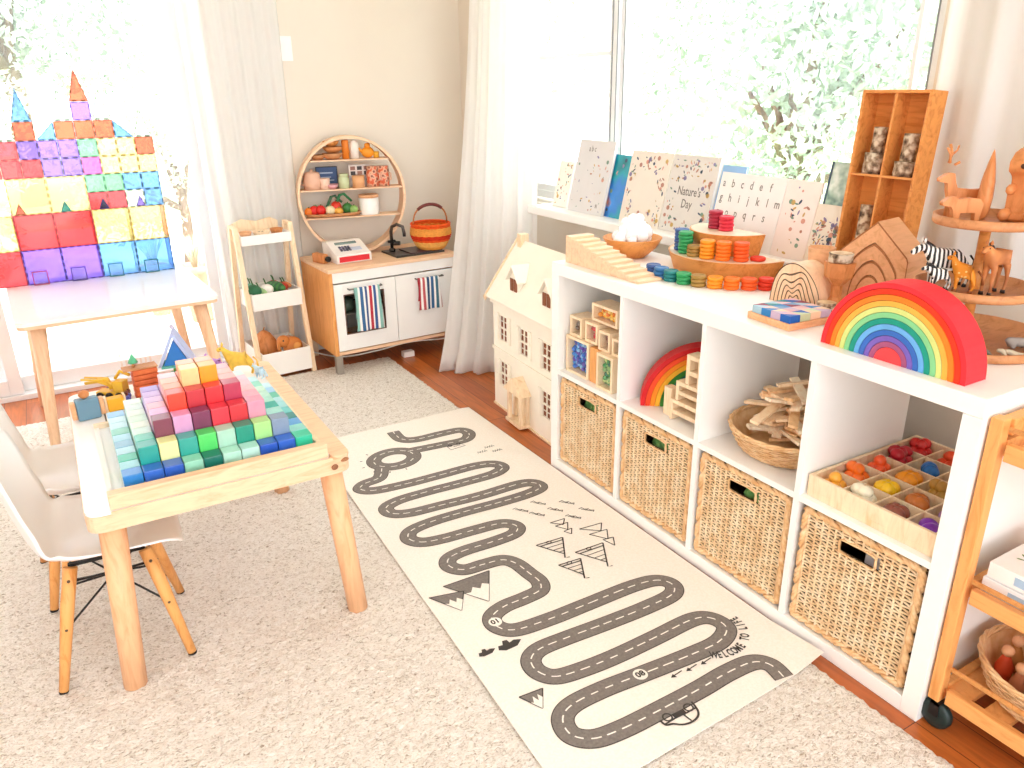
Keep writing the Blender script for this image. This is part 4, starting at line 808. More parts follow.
for i in range(len(tq)-1): b.tube([tq[i], tq[i+1]], .0035, 6, i % 2)
part('tail', b, [paint('#efeae2', .8), paint('#26211f', .8)], lm_)
for k, (dx, dy, lb, c) in enumerate(((-.095, -.095, 'grey spiky lizard figurine at the left of the lower tier', '#7d756c'), (-.06, -.135, 'pale cream lizard figurine in the middle of the lower tier', '#cfc2a8'))):
    o = thing('lizard_figure', lb, 'toy animal', (SX+dx, SY+dy, Z1), R_(70+k*60))
    skin('body', [(0, 0, .009, .0075), (.018, 0, .011, .005), (.028, 0, .012, .0035), (-.018, 0, .007, .0035), (-.036, 0, .005, .0015), (.010, .014, .003, .0025), (.010, -.014, .003, .0025), (-.010, .013, .003, .0025), (-.010, -.013, .003, .0025)], [(0, 1), (1, 2), (0, 3), (3, 4), (1, 5), (1, 6), (0, 7), (0, 8)], paint(c, .8), o)

# ------------------------------------------------------------------ trolley at the near end of the shelf
tl = thing('wooden_trolley', 'wooden kitchen trolley with slatted shelves standing against the near end of the shelf', 'trolley', (.014, -.003, 0))
TLW, TLD = .36, .62    # x depth, y length toward the camera side
for x in (0, TLW-.028):
    for y in (-.026, -TLD): part('post', B().box((x, y, .07), (x+.028, y+.024, .735 if y > -.1 else .735)), PINE, tl, bev=.002)
def rail(z, h=.034):
    b = B(); b.box((.004, -TLD+.0341, z), (.022, -.0365, z+h)); b.box((TLW-.022, -TLD+.0341, z), (TLW-.004, -.0365, z+h)); b.box((.0285, -.028, z), (TLW-.0285, -.012, z+h)); b.box((.0285, -TLD+.008, z), (TLW-.0285, -TLD+.024, z+h)); return b
for z, h in ((.655, .034), (.333, .034), (.062+.012, .036)): part('shelf_rail', rail(z, h), PINEY, tl, bev=.0015)
for z in (.72, .385, .165): part('guard_rail', B().tube([(.006, -.036, z), (.006, -TLD+.03, z)], .0055, 8), PINE, tl)
part('top_rim', B().box((.0285, -.032, .70), (TLW-.0285, -.008, .733)), PINEY, tl, bev=.002)
for z in (.664, .343):
    for k in range(5): part('shelf_slat', B().box((.023, -.075-k*.11, z), (TLW-.023, -.075-k*.11+.09 - .13+.09 if False else -.075-k*.11+.035, z+.01)), PINE, tl)
for k in range(7): part('shelf_slat', B().box((.0225, -.075-k*.078, .09), (TLW-.0225, -.075-k*.078+.05, .102)), PINE, tl)
part('shelf_board', B().box((.0225, -.0365-.54, .355), (TLW-.0225, -.0365, .358)), PINEY, tl)
for x in (.012, TLW-.02):
    for y in (-.022, -TLD+.02):
        wp = part('wheel', B().lathe([(.012, -.011), (.028, -.011), (.034, -.006), (.034, .006), (.028, .011), (.012, .011)], 24, ax='x'), paint('#20302e', .4, .4), tl, loc=(x, y, .0345)); part('wheel_fork', B().box((-.016, -.01, .002), (-.013, .01, .035)).box((.013, -.01, .002), (.016, .01, .035)).box((-.016, -.01, .03), (.016, .01, .035)), BLACK, wp)
for z, lb, c, seed in ((.3585, 'lower of two white boxed books on the trolley middle shelf', '#eef1f4', 1), (.3945, 'white botanical book on top of the pair on the trolley middle shelf', '#f3f1ee', 2)):
    o = thing('boxed_book', lb, 'book', (.040+.004*seed, -.040-.004*seed, z+.0005)); b = B(); b.box((0, -.27, 0), (.21, 0, .003), 0).box((0, -.27, .031), (.21, 0, .034), 0).box((0, -.27, .003), (.003, 0, .031), 0)
    b.box((-.0006, -.24, .008), (0, -.05, .026), 3)
    if seed == 2:
        qq = random.Random(3)
        for _ in range(34):
            xx, yy = qq.uniform(.02, .19), qq.uniform(-.25, -.02); s = qq.uniform(.004, .012); a = qq.uniform(0, 3); b.put([(xx+s*cos(j*pi/4)*cos(a)-.35*s*sin(j*pi/4)*sin(a), yy+s*cos(j*pi/4)*sin(a)+.35*s*sin(j*pi/4)*cos(a), .0346) for j in range(8)], [tuple(range(8))], 1+qq.randrange(2))
    part('cover', b, [paint(c, .35, .4, .02), paint('#5a5450'), paint('#6f8a5a'), paint('#a9c4dc', .4)], o); part('pages', B().box((.0032, -.268, .0032), (.208, -.002, .0308)), paint('#dcebf2', .8, .1), o)
solo('green_tray', B().box((0, -.2, 0), (.2, 0, .012)), paint('#7f9a4a', .4), 'flat green game board lying on the trolley top shelf', 'game', (.075, -.08, .6745), bev=.002)
ov = round_basket('oval_basket', 'oval wicker basket of small toys on the trolley bottom shelf', (.178, -.175, .1025), .15, .085, 9, WICKO, sx=.95, sy=1.0)
solo('cardboard_sheet', B().cbox((0, 0, 0), (.16, .12, .003), 0, (.12, -.15, .4)), paint('#e0bf94', .8), 'plain brown cardboard sheet lying on the toys in the oval basket', 'cardboard', (.165, -.21, .19))
for k, (dx, dy, c, nm, lb) in enumerate(((-.03, .095, '#d8522a', 'peg_doll', 'red clothed peg doll in the oval basket'), (.02, .10, '#c98a4a', 'peg_doll', 'plain wooden peg doll in the oval basket'), (.05, .06, '#5a8f8a', 'peg_doll', 'teal clothed peg doll in the oval basket'), (-.06, .05, '#b06f4a', 'peg_doll', 'brown peg doll nearest the basket rim'))):
    o = thing(nm, lb, 'peg doll', (.178+dx, -.175+dy, .115), k); part('body', B().lathe([(.016, 0), (.018, .03), (.010, .055), (.006, .062)], 14), paint(c, .6), o); part('head', B().ball((0, 0, .072), .013, 12), ROOFW, o)

# ------------------------------------------------------------------ dollhouse
dh = thing('dollhouse', 'cream wooden dollhouse with brown windows standing between the curtain and the cube shelf', 'dollhouse', (.125, 2.115, 0), R_(-3.5+8*0))
# local: front faces -x, width runs along -y
DW, DDp, DH = .56, .255, .50
CRM = paint('#f7efdf', .5, .3, .02, 'dollhouse_cream'); BRN = paint('#8a5238', .6, .2, .08, 'dollhouse_brown')
wins = [(-.10, .315), (-.285, .305), (-.47, .30), (-.10, .11), (-.47, .10)]
b = B(); xs = 0
def holes_wall(b, y0, y1, z0, z1, holes, x0, x1):
    ys = sorted({y0, y1, *[h[0] for h in holes], *[h[1] for h in holes]}); zs = sorted({z0, z1, *[h[2] for h in holes], *[h[3] for h in holes]})
    for a, c in zip(ys, ys[1:]):
        for e, f in zip(zs, zs[1:]):
            if not any(h[0]-1e-6 <= a and c <= h[1]+1e-6 and h[2]-1e-6 <= e and f <= h[3]+1e-6 for h in holes): b.box((x0, a, e), (x1, c, f))
hl = [(y-.036, y+.036, z-.0, z+.115) for y, z in wins]+[(-.305, -.235, .008, .16)]
holes_wall(b, -DW, 0, .008, DH, hl, 0, .008)
part('front_wall', b, CRM, dh)
part('side_wall', B().prism([(.008, .008), (DDp, .008), (DDp, DH), (DDp*.52, DH+.205), (.008, DH)], -.008, 0, 'y'), CRM, dh); part('side_wall', B().prism([(.008, .008), (DDp, .008), (DDp, DH), (DDp*.52, DH+.205), (.008, DH)], -DW, -DW+.008, 'y'), CRM, dh)
part('base', B().box((-.006, -DW-.004, 0), (DDp, .004, .0079)), PALEW, dh); part('inner_floor', B().box((.0085, -DW+.0085, .25), (DDp, -.0085, .257)), PALEW, dh); part('back_wall', B().box((DDp-.006, -DW+.0085, .0085), (DDp-.001, -.0085, .249)), CRM, dh)
sl = math.atan2(.225+.012, DDp*.52+.02); RL = math.hypot(.235, DDp*.52+.018)
part('roof', B().prism([(-.022, DH-.012), (DDp*.52, DH+.212), (DDp*.52, DH+.223), (-.03, DH-.006)], -DW-.012, .012, 'y'), CRM, dh); part('roof', B().prism([(DDp*.52+.0003, DH+.212), (DDp+.02, DH-.012), (DDp+.028, DH-.006), (DDp*.52+.0003, DH+.223)], -DW-.012, .012, 'y'), CRM, dh)
part('gable_trim', B().prism([(-.03, DH-.026), (DDp*.52, DH+.202), (DDp*.52, DH+.232), (-.036, DH-.008)], .0122, .022, 'y'), PALEW, dh); part('chimney', B().box((DDp*.52-.02, -.045, DH+.185), (DDp*.52+.02, -.012, DH+.25)), PALEW, dh, bev=.002)
for y, z in wins:
    b = B(); y0, y1, z1 = y-.036, y+.036, z+.115
    b.box((-.004, y0, z), (.004, y0+.004, z1)).box((-.004, y1-.004, z), (.004, y1, z1)).box((-.004, y0, z), (.004, y1, z+.004)).box((-.004, y0, z1-.004), (.004, y1, z1)).box((-.002, y-.0025, z), (.003, y+.0025, z1)).box((-.003, y0, z+.054), (.003, y1, z+.061)).box((-.001, y0, z+.028), (.003, y1, z+.030)).box((-.001, y0, z+.086), (.003, y1, z+.088))
    f = part('window', b, CRM, dh, label='cream window frame'); part('pane', B().box((.0045, y0+.002, z+.002), (.0055, y1-.002, z1-.002)), BRN, f)
    for s in (-1, 1): part('shutter', B().box((-.007, y+s*.051-.012, z-.002), (-.0005, y+s*.051+.012, z1+.002)).box((-.009, y+s*.051-.008, z+.008), (-.007, y+s*.051+.008, z+.05)).box((-.009, y+s*.051-.008, z+.062), (-.007, y+s*.051+.008, z1-.008)), CRM, dh, bev=.0008)
part('eave_board', B().box((-.014, -DW-.004, DH-.03), (-.0005, .004, DH-.008)), CRM, dh, label='dark lined eave board'); part('string_course', B().box((-.008, -DW-.002, .262), (-.0003, .002, .275)), CRM, dh)
part('front_door', B().box((.001, -.298, .008), (.006, -.242, .155)).box((-.002, -.29, .09), (.001, -.25, .145)).box((-.002, -.29, .02), (.001, -.25, .08)), PALEW, dh)
pt = part('portico', B().box((-.052, -.335, .0081), (-.001, -.205, .022)).box((-.045, -.33, .022), (-.03, -.312, .15)).box((-.045, -.228, .022), (-.03, -.21, .15)).box((-.016, -.33, .022), (-.001, -.312, .15)).box((-.016, -.228, .022), (-.001, -.21, .15)), PALEW, dh, bev=.001)
part('portico_roof', B().prism([(-.345, .1505), (-.195, .1505), (-.27, .215)], -.056, -.001, 'x'), PALEW, pt)
for y in (-.175, -.445):
    dd = part('dormer', B().prism([(y-.04, DH+.03), (y+.04, DH+.03), (y+.04, DH+.095), (y, DH+.14), (y-.04, DH+.095)], .012, .11, 'x'), CRM, dh)
    part('dormer_roof', B().prism([(y-.052, DH+.088), (y, DH+.15), (y+.052, DH+.088), (y+.052, DH+.094), (y, DH+.157), (y-.052, DH+.094)], .0, .118, 'x'), CRM, dd)
    b = B()
    for s in (-1, 1): b.box((.009, y+s*.016-.013, DH+.04), (.0115, y+s*.016+.013, DH+.10))
    part('dormer_window', b, BRN, dd)

# ------------------------------------------------------------------ play kitchen
kt = thing('play_kitchen', 'white and birch toy kitchen with two doors standing against the back wall', 'play kitchen', (-.365, 2.83, 0), R_(2.5))
KW, KDp, KHt = .70, .395, .53
part('worktop', B().box((-.004, -.006, KHt-.018), (KW+.004, KDp, KHt)), BIRCH, kt, bev=.003)
part('side_panel', B().box((0, .0, .1), (.018, KDp-.004, KHt-.0185)), PINE, kt); part('side_panel', B().box((KW-.018, .0, .1), (KW, KDp-.004, KHt-.0185)), PINE, kt)
part('bottom_board', B().box((.0185, .004, .1), (KW-.0185, KDp-.004, .116)), BIRCH, kt); part('back_panel', B().box((.0185, KDp-.012, .1165), (KW-.0185, KDp-.006, KHt-.019)), WHITE2, kt)
part('front_panel', B().box((.0185, .0, .462), (KW-.0185, .014, KHt-.0186)), WHITE, kt); part('middle_board', B().box((.335, .02, .1165), (.345, KDp-.0125, .46)), WHITE2, kt)
for x in (0, KW-.034):
    for y in (.0, KDp-.034): part('leg', B().box((x+.001, y+.001, 0), (x+.033, y+.033, .0995)), metal('#b0aaa2', .4) if y < .1 else PALEW, kt)
ld = part('door', B().box((.020, -.001, .122), (.065, .013, .455)).box((.277, -.001, .122), (.338, .013, .455)).box((.065, -.001, .122), (.277, .013, .20)).box((.065, -.001, .402), (.277, .013, .455)), WHITE, kt, bev=.0008)
part('window_rim', B().box((.065, .001, .2), (.070, .012, .402)).box((.272, .001, .2), (.277, .012, .402)).box((.07, .001, .2), (.272, .012, .205)).box((.07, .001, .397), (.272, .012, .402)), paint('#6b4a3a', .5), ld); part('handle', B().tube([(.09, -.001, .428), (.09, -.02, .428), (.26, -.02, .428), (.26, -.001, .428)], .004, 8), metal('#8a8680'), ld)
rd_ = part('door', B().box((.341, -.001, .122), (.680, .013, .455)), WHITE, kt, bev=.0008); part('handle', B().tube([(.45, -.001, .428), (.45, -.02, .428), (.60, -.02, .428), (.60, -.001, .428)], .004, 8), metal('#8a8680'), rd_)
part('oven_rack', B().box((.0185, .03, .29), (.334, KDp-.013, .296)), metal('#a8a29a'), kt)
sk = part('sink_plate', B().box((.385, .06, KHt+.0003), (.655, .25, KHt+.0085)).box((.385, .06, KHt+.0085), (.655, .066, KHt+.011)), paint('#35302e', .3, .5), kt, bev=.002)
part('hob_plate', B().box((.47, .05+.02, KHt+.0086), (.65, .215, KHt+.0135)), paint('#4a2f33', .3, .5), kt, bev=.001)
fc = part('faucet', B().lathe([(.016, 0), (.016, .012), (.010, .016)], 16, (.425, .20, KHt+.009)).tube([(.425, .20, KHt+.015), (.425, .20, KHt+.11), (.43, .196, KHt+.135), (.45, .18, KHt+.147), (.475, .165, KHt+.135), (.48, .16, KHt+.10), (.48, .16, KHt+.085)], .0085, 12), metal('#4f4844', .3), kt)
part('tap_handle', B().tube([(.425, .19, KHt+.05), (.455, .165, KHt+.052)], .011, 10).tube([(.405, .20, KHt+.06), (.445, .20, KHt+.06)], .007, 8), BLACK, fc)
def towel(label, x0, x1, z0, z1, cols, per, loc_y=-.023, rz=0):
    b = B(); w = x1-x0
    def fn(u, v):
        s = -1 if v < .5 else 1; d = abs(v-.5)*2; x = u*w+.006*sin(d*3+u*5); y = s*.006+.006*sin(u*11+1)*d*(1 if s < 0 else .25)-(0.002 if s < 0 else 0); z = (z1-z0)*(1-d**1.0*(1 if s < 0 else .72))
        if d < .06: z = (z1-z0)-.0+.002; y = 0.006*(v-.5)/.03
        return (x, y, z)
    m = striped('towel_cloth', cols, per, 0, .95); o = solo('tea_towel', b.grid(fn, 20, 36), m, label, 'towel', (-.365+x0*cos(R_(2.5)), 2.83+x0*sin(R_(2.5))+loc_y, z0), R_(2.5)); s = o.modifiers.new('thick', 'SOLIDIFY'); s.thickness = .002; return o
towel('striped tea towel in teal, red and navy hanging over the left oven door', .112, .248, .216, .431, [(.13, '#8fc0b8'), (.09, '#f4f1ee'), (.13, '#3f6a9a'), (.08, '#f4f1ee'), (.1, '#4a5f8f'), (.09, '#f4f1ee'), (.12, '#c23a48'), (.06, '#f4f1ee'), (.11, '#3f5f9a'), (.09, '#f4f1ee')], .12)
towel('shorter striped tea towel in red and dark blue hanging on the right door', .452, .575, .268, .431, [(.1, '#b8404a'), (.09, '#f4f1ee'), (.1, '#c05a60'), (.09, '#f4f1ee'), (.12, '#2f4a6f'), (.07, '#f4f1ee'), (.12, '#35608f'), (.08, '#f4f1ee'), (.12, '#3f6f86'), (.11, '#f4f1ee')], .125)
for x, y, r, h, c, lb in ((.10, .12, .04, .05, '#c9772f', 'orange toy pot on the lower level inside the oven window'), (.11, .10, .035, .06, '#4a5a4a', 'dark green toy pan on the rack inside the oven window'), (.19, .14, .03, .045, '#b98a5a', 'tan toy cup inside the oven beside the orange pot')):
    zz = .2965 if 'rack' in lb else .117; px, py = -.365+x, 2.83+y+x*.0436
    o = thing('toy_pot', lb, 'toy pot', (px, py, zz)); part('pot', B().lathe([(r*.8, 0), (r, h*.3), (r, h), (r*.92, h), (r*.9, h*.3)], 20), paint(c, .4, .4), o); part('pot_handle', B().tube([(r, 0, h*.8), (r+.03, 0, h*.85)], .004, 6), BLACK, o)
solo('power_cable', B().tube(smooth_path([(-.43, 3.2, .05), (-.30, 3.0, .04), (-.12, 2.93, .06), (.05, 2.9, .085), (.30, 2.9, .07), (.42, 3.1, .05)], 6), .0035, 6), paint('#eeeae4', .5), 'white power cable running low beneath the toy kitchen', 'cable')
solo('power_block', B().box((0, 0, 0), (.06, .04, .03)), WHITE, 'white plug block on the cable under the toy kitchen', 'plug', (.02, 2.905, .0), bev=.003)
# orange market basket
GT = KHt+.0140
ob = thing('market_basket', 'orange and red woven basket with a brown handle on the toy kitchen hob', 'basket', (.245, 2.985, GT)); r = .106; n = 36; b = B(); rows = 24; z_ = []
OC = [paint(c, .7, .2, .12, sc=60) for c in ('#e8a04a', '#e8591f', '#d63a1a', '#f0b860', '#e87a2a')]
for j in range(rows):
    f = j/(rows-1); z = .004+.122*f; rr = r*(.60+.42*sin(min(1, f*1.15+.02)*pi/2)**.8 - .10*max(0, f-.6)/.4); z_.append((rr, z)); mi = 1 if f > .9 else (0 if f > .6 else (2 if f > .42 else (1 if f > .34 else (3 if f > .12 else 0)))); s = 1 if j % 2 else -1
    b.tube([((rr+.0016*s*cos(i*pi/2))*cos(i*pi/n), (rr+.0016*s*cos(i*pi/2))*sin(i*pi/n), z) for i in range(n*2)], .0037, 4, mi, closed=True)
b.lathe([(.001, .004)]+[(a-.002, c) for a, c in z_], 30, mi=4, cap=False); part('woven_side', b, OC, ob)
part('rim', B().tube([((r*.93)*cos(i*pi/24), (r*.93)*sin(i*pi/24), .128) for i in range(48)], .0065, 6, closed=True), OC[1], ob)
hp_ = [(-r*.9*cos(a*pi/16), 0, .125+.10*sin(a*pi/16)**.75) for a in range(17)]
part('handle', B().tube(hp_, .0045, 8), paint('#b06a35', .6), ob); part('handle_grip', B().tube(hp_[4:13], .0085, 8), paint('#6b2a22', .5), ob)
# cash register
cr = thing('toy_cash_register', 'white toy cash register with a red drawer on the toy kitchen worktop', 'toy cash register', (-.285, 2.925, KHt+.0005), R_(3))
b = B().prism([(0, 0), (.19, 0), (.19, .085), (.135, .088), (.025, .047), (0, .042)], 0, .18, 'x'); part('body', b, paint('#f1eae4', .4, .4, .01), cr, bev=.005)
part('drawer', B().box((.012, -.004, .008), (.168, -.0003, .034)), paint('#d8303a', .4, .4), cr, bev=.001, label='red drawer front')
sl_ = math.atan2(.041, .11)
def onslope(x, s, h=.001): return (x, .025+s*cos(sl_)-h*sin(sl_), .047+s*sin(sl_)+h*cos(sl_))
b = B()
for i in range(4):
    for j in range(3): b.cbox(onslope(.045+i*.015, .022+j*.015, .002), (.011, .011, .005), (i+j) % 2, (sl_, 0, 0))
part('keys', b, [paint('#4a4a5a', .5), paint('#6f6f86', .5)], cr); b = B(); b.cbox(onslope(.125, .03, .001), (.05, .03, .002), 0, (sl_, 0, 0)); part('card_reader', b, paint('#c9cfe0', .3), cr)
part('display', B().cbox(onslope(.09, .088, .002), (.11, .016, .006), 0, (sl_, 0, 0)), paint('#7f9490', .2, .6), cr)
o = thing('wooden_camera', 'small brown wooden toy left of the cash register on the worktop', 'toy', (-.337, 2.975, KHt+.0005), R_(20)); part('body', B().box((0, 0, 0), (.03, .09, .045)), TOYW, o, bev=.004); part('lens', B().lathe([(.014, 0), (.014, .012), (.010, .012)], 14, (.015, -.012, .024), ax='y'), BLACK, o)
o = thing('wooden_pan', 'flat wooden dish behind the cash register under the round shelf', 'toy dish', (-.17, 3.13, KHt+.0045)); part('dish', B().lathe([(.001, .004), (.045, .004), (.055, .02), (.05, .02), (.04, .008), (.001, .008)], 20, cap=False), PALEW, o)
# ------------------------------------------------------------------ round shelf on the kitchen with play food and crockery
RS = .270; rsx, rsz = -.107, KHt+.0005+RS-.0
RSA = R_(-11); rsy = 3.13
rs = thing('round_shelf', 'round wooden wall shelf standing on the back of the toy kitchen worktop', 'shelf', (rsx, rsy, KHt+.0015), RSA); rs.scale = (1, 1, 1.075)
hoop = B(); k = 60
for i in range(k): pass
part('hoop', B().arch(RS-.012, RS, 0, .105, 'y', c=(0, RS), a0=0, a1=2*pi, n=64), BIRCH, rs, bev=.0008)
LV = [(.436, 'upper'), (.305, 'middle'), (.177, 'lower')]
for z, nm in LV:
    hw = math.sqrt((RS-.013)**2-(z-RS)**2)-.002; part('shelf_board', B().box((-hw, .002, z-.006), (hw, .1, z)), BIRCH, rs)
def rl(x, z, dy=.045): return (rsx+x*cos(RSA)-dy*sin(RSA), rsy+x*sin(RSA)+dy*cos(RSA), KHt+.0018+z*1.075)
def tl_(label, name, cat, prof, x, z, m, dy=.045, n=20, extra=None, sx=1, sy=1):
    o = thing(name, label, cat, rl(x, z, dy), RSA); o.scale = (1.18, 1.1, 1.0 if z > .4 else 1.18); part('body', B().lathe(prof, n, cap=prof[0][0] > .002, sx=sx, sy=sy), m, o)
    if extra: extra(o)
    return o
def bowlp(r, h): return [(.001, .004), (r*.5, 0), (r*.8, h*.4), (r, h), (r*.93, h), (r*.7, h*.45), (.001, h*.25)]
zz = LV[0][0]
tl_('low dark wooden bowl at the left end of the top shelf of the round shelf', 'toy_bowl', 'bowl', bowlp(.034, .024), -.150, zz, OAKD)
tl_('dark wooden bowl under the stack, top shelf of the round shelf', 'toy_bowl', 'bowl', bowlp(.045, .03), -.078, zz, OAKD)
tl_('orange wooden bowl in the middle of the bowl stack', 'toy_bowl', 'bowl', bowlp(.044, .028), -.074, zz+.0302, TOYW)
tl_('small wooden bowl topmost of the bowl stack', 'toy_bowl', 'bowl', bowlp(.035, .024), -.08, zz+.0584, HONEY)
tl_('tall orange wooden cylinder on the top shelf of the round shelf', 'pepper_mill', 'mill', [(.015, 0), (.015, .086), (.013, .09)], -.012, zz, paint('#e8842a', .5))
tl_('white wooden cylinder bottle beside the orange one on the round shelf', 'toy_bottle', 'bottle', [(.019, 0), (.019, .072), (.012, .084), (.0115, .088)], .032, zz, paint('#f2ece2', .5))
o = thing('toy_house', 'orange toy teapot shape at the right of the top shelf', 'toy teapot', rl(.098, zz)); part('pot', B().ball((0, 0, .028), (.034, .026, .0275), 14).ball((0, 0, .06), (.016, .015, .014), 10), paint('#f09a2a', .5), o); part('spout', B().tube([(-.03, 0, .03), (-.045, 0, .05)], [.008, .005], 8), paint('#f09a2a', .5), o)
tl_('small yellow wooden cup at the right end of the top shelf', 'toy_cup', 'cup', [(.012, 0), (.013, .03), (.011, .03)], .140, zz, paint('#e8b03a', .5))
zz = LV[1][0]
def hand(r, h, m): return lambda o: part('handle', B().tube([(-r*.95, 0, h*.8), (-r*1.45, 0, h*.7), (-r*1.45, 0, h*.35), (-r*.95, 0, h*.25)], .0035, 6), m, o)
pk = paint('#e2b49a', .5); pk2 = paint('#eec9b4', .5)
tl_('pale pink toy jug with handle at the left of the middle shelf', 'toy_jug', 'jug', [(.034, 0), (.038, .03), (.032, .065), (.028, .07), (.006, .074), (.006, .082)], -.188, zz, pk, extra=hand(.036, .07, pk))
tl_('small pale pink cup right of the jug on the middle shelf', 'toy_cup', 'cup', [(.02, 0), (.022, .045), (.02, .045)], -.130, zz, pk2, dy=.03)
o = thing('small_chalkboard', 'dark blue little board leaning at the back of the middle shelf', 'board', rl(-.160, zz, .085), RSA); part('board', B().box((0, 0, 0), (.1, .006, .1)), paint('#4a5f86', .7), o); part('board_frame', B().box((-.004, -.003, 0), (0, .007, .104)).box((.1, -.003, 0), (.104, .007, .104)).box((0, -.003, .1), (.1, .007, .104)), paint('#3a3a44', .6), o); part('chalk_marks', B().box((.012, -.0008, .07), (.08, -.0002, .076)).box((.02, -.0008, .05), (.07, -.0002, .054)).box((.02, -.0008, .035), (.085, -.0002, .039)), paint('#b8c4d4', .8), o)
tl_('pale pink small bowl in front of the blue board', 'toy_bowl', 'bowl', bowlp(.026, .02), -.094, zz, paint('#d49aa0', .5), dy=.025)
tl_('jar with pale green body and white lid in the middle of the middle shelf', 'toy_jar', 'jar', [(.022, 0), (.023, .04), (.018, .048), (.02, .049), (.02, .06)], -.035, zz, paint('#c9d3a8', .4), dy=.03)
tl_('peach coloured wooden cup right of the green jar', 'toy_cup', 'cup', [(.025, 0), (.027, .05), (.024, .05)], .038, zz, paint('#e2a878', .5), dy=.03)
o = thing('picture_box', 'small box with black and white pictures at the back of the middle shelf', 'box', rl(-.0, zz, .072), RSA); b = B().box((0, 0, 0), (.105, .022, .108))
for i in range(3):
    for j in range(2): b.box((.008+i*.034, -.001, .058+j*.024-.0), (.008+i*.034+.024, 0, .058+j*.024+.018), 1+(i+j) % 2)
part('box', b, [paint('#e8dcd4', .6), paint('#4a4444', .6), paint('#a87a6a', .6)], o)
MUG = spotted('patterned_mug', [(.2, '#8a3f30'), (.45, '#e8b89a'), (.7, '#d9603a')], 60, 'ShaderNodeTexVoronoi', .4)
for x, lb in ((.118, 'red brown patterned mug with dots on the middle shelf'), (.178, 'red brown patterned mug at the right end of the middle shelf')):
    tl_(lb, 'toy_mug', 'mug', [(.025, 0), (.027, .03), (.024, .085), (.022, .085)], x*.94, zz, MUG, n=20, dy=.04, extra=lambda o: part('handle', B().tube([(.018, -.018, .06), (.028, -.03, .055), (.028, -.03, .03), (.02, -.018, .025)], .0035, 6), pk, o))
zz = LV[2][0]
o = thing('serving_tray', 'oval wooden tray of play vegetables on the lower board of the round shelf', 'tray', rl(-.10, zz, .035), RSA); o.scale = (1.15, 1.1, 1); part('tray', B().lathe([(.001, .003), (.062, .003), (.075, .02), (.071, .02), (.058, .007), (.001, .007)], 30, cap=False, sx=1.7, sy=.62), OAKD, o)
VG = [('play_tomato', 'red play tomato', '#e0302a', (-.185, .03), .020, 1), ('play_tomato', 'second red play tomato beside the white radish', '#d8261f', (-.155, .02), .021, 1), ('play_orange', 'orange play fruit at the left of the tray', '#ee7f2a', (-.212, .025), .017, 1), ('play_lettuce', 'green play lettuce at the back left of the tray', '#3f8a52', (-.175, .05), .024, .8),
      ('play_onion', 'white play onion in the middle of the tray', '#f2e2b8', (-.110, .022), .021, .9), ('play_pepper', 'red play pepper in the middle of the tray', '#d83a2a', (-.078, .045), .024, 1.1), ('play_squash', 'yellow play squash in front on the tray', '#f0b04a', (-.070, .015), .018, .8), ('play_broccoli', 'green play broccoli at the right of the tray', '#3f7a3a', (-.025, .035), .022, 1), ('play_cabbage', 'pale green play cabbage at the right end of the tray', '#9abf6a', (.003, .025), .019, .9)]
for nm, lb, c, (x, dy), r, k in VG:
    o = thing(nm, lb+' on the round shelf' if len(lb.split()) < 9 else lb, 'play food', rl(x*1.05, zz+.0075, dy+.012)); o.scale = (1.25,)*3; part('body', B().ball((0, 0, r*k), (r, r*.9, r*k), 14), paint(c, .4, .4, .15, sc=60), o); part('stalk', B().tube([(0, 0, r*k*1.9), (.003, 0, r*k*2.15)], .0025, 5), paint('#4f7a3a', .6), o)
for k, (x0, x1, h, c, lb) in enumerate(((-.13, -.05, .075, '#3f6a4a', 'long dark green play leek arching over the tray'), (-.09, .0, .085, '#2f7a4a', 'green play cucumber leaning at the back of the tray'))):
    o = thing('play_leek', lb, 'play food', rl(x0, zz+.04, .05)); part('stem', B().tube([(0, 0, 0), ((x1-x0)*.35, 0, h*.7), ((x1-x0)*.6, 0, h*.75), (x1-x0, -.005, h*.3)], [.007, .008, .007, .006], 8), paint(c, .5), o); part('tip', B().tube([(0, 0, 0), (-.012, 0, -.008)], [.007, .003], 8), paint('#e8e4d0', .5), o)
o = thing('white_canister', 'white round tin canister on the right of the lower board of the round shelf', 'canister', rl(.085, zz, .05), RSA); o.scale = (1.2, 1.1, 1.2); part('tin', B().lathe([(.041, 0), (.042, .003), (.042, .068), (.040, .07)], 30), paint('#f4f1ec', .35, .5, .01), o); part('lid', B().lathe([(.0432, .0702), (.0432, .08), (.0415, .0825)], 30), ROOFW, o)

# ------------------------------------------------------------------ ladder shelf with three white bins
lx, ly, LW = -.715, 2.935, .285
ls = thing('ladder_shelf', 'wooden frame ladder shelf with three white bins between the table and the toy kitchen', 'ladder shelf', (lx, ly, 0), R_(5))
for x in (0, LW-.022):
    for (y0, y1) in ((0, .115), (.29, .175)):
        part('leg', B().put([(x, y0, 0), (x+.022, y0, 0), (x+.022, y0+.024, 0), (x, y0+.024, 0), (x, y1, .735), (x+.022, y1, .735), (x+.022, y1+.024, .735), (x, y1+.024, .735)], [(0, 3, 2, 1), (4, 5, 6, 7), (0, 1, 5, 4), (1, 2, 6, 5), (2, 3, 7, 6), (3, 0, 4, 7)]), PALEW, ls, bev=.002)
    part('side_rail', B().box((x+.003, .14, .722), (x+.019, .175, .734)), PALEW, ls)
def sbin(z, h, y0, y1):
    b = B(); x0, x1, t = .0225, LW-.0225, .007; b.box((x0, y0, z), (x1, y1, z+t)); b.box((x0, y0, z+t), (x1, y0+t, z+h)); b.box((x0, y1-t, z+t), (x1, y1, z+h)); b.box((x0, y0+t, z+t), (x0+t, y1-t, z+h)); b.box((x1-t, y0+t, z+t), (x1, y1-t, z+h)); return b
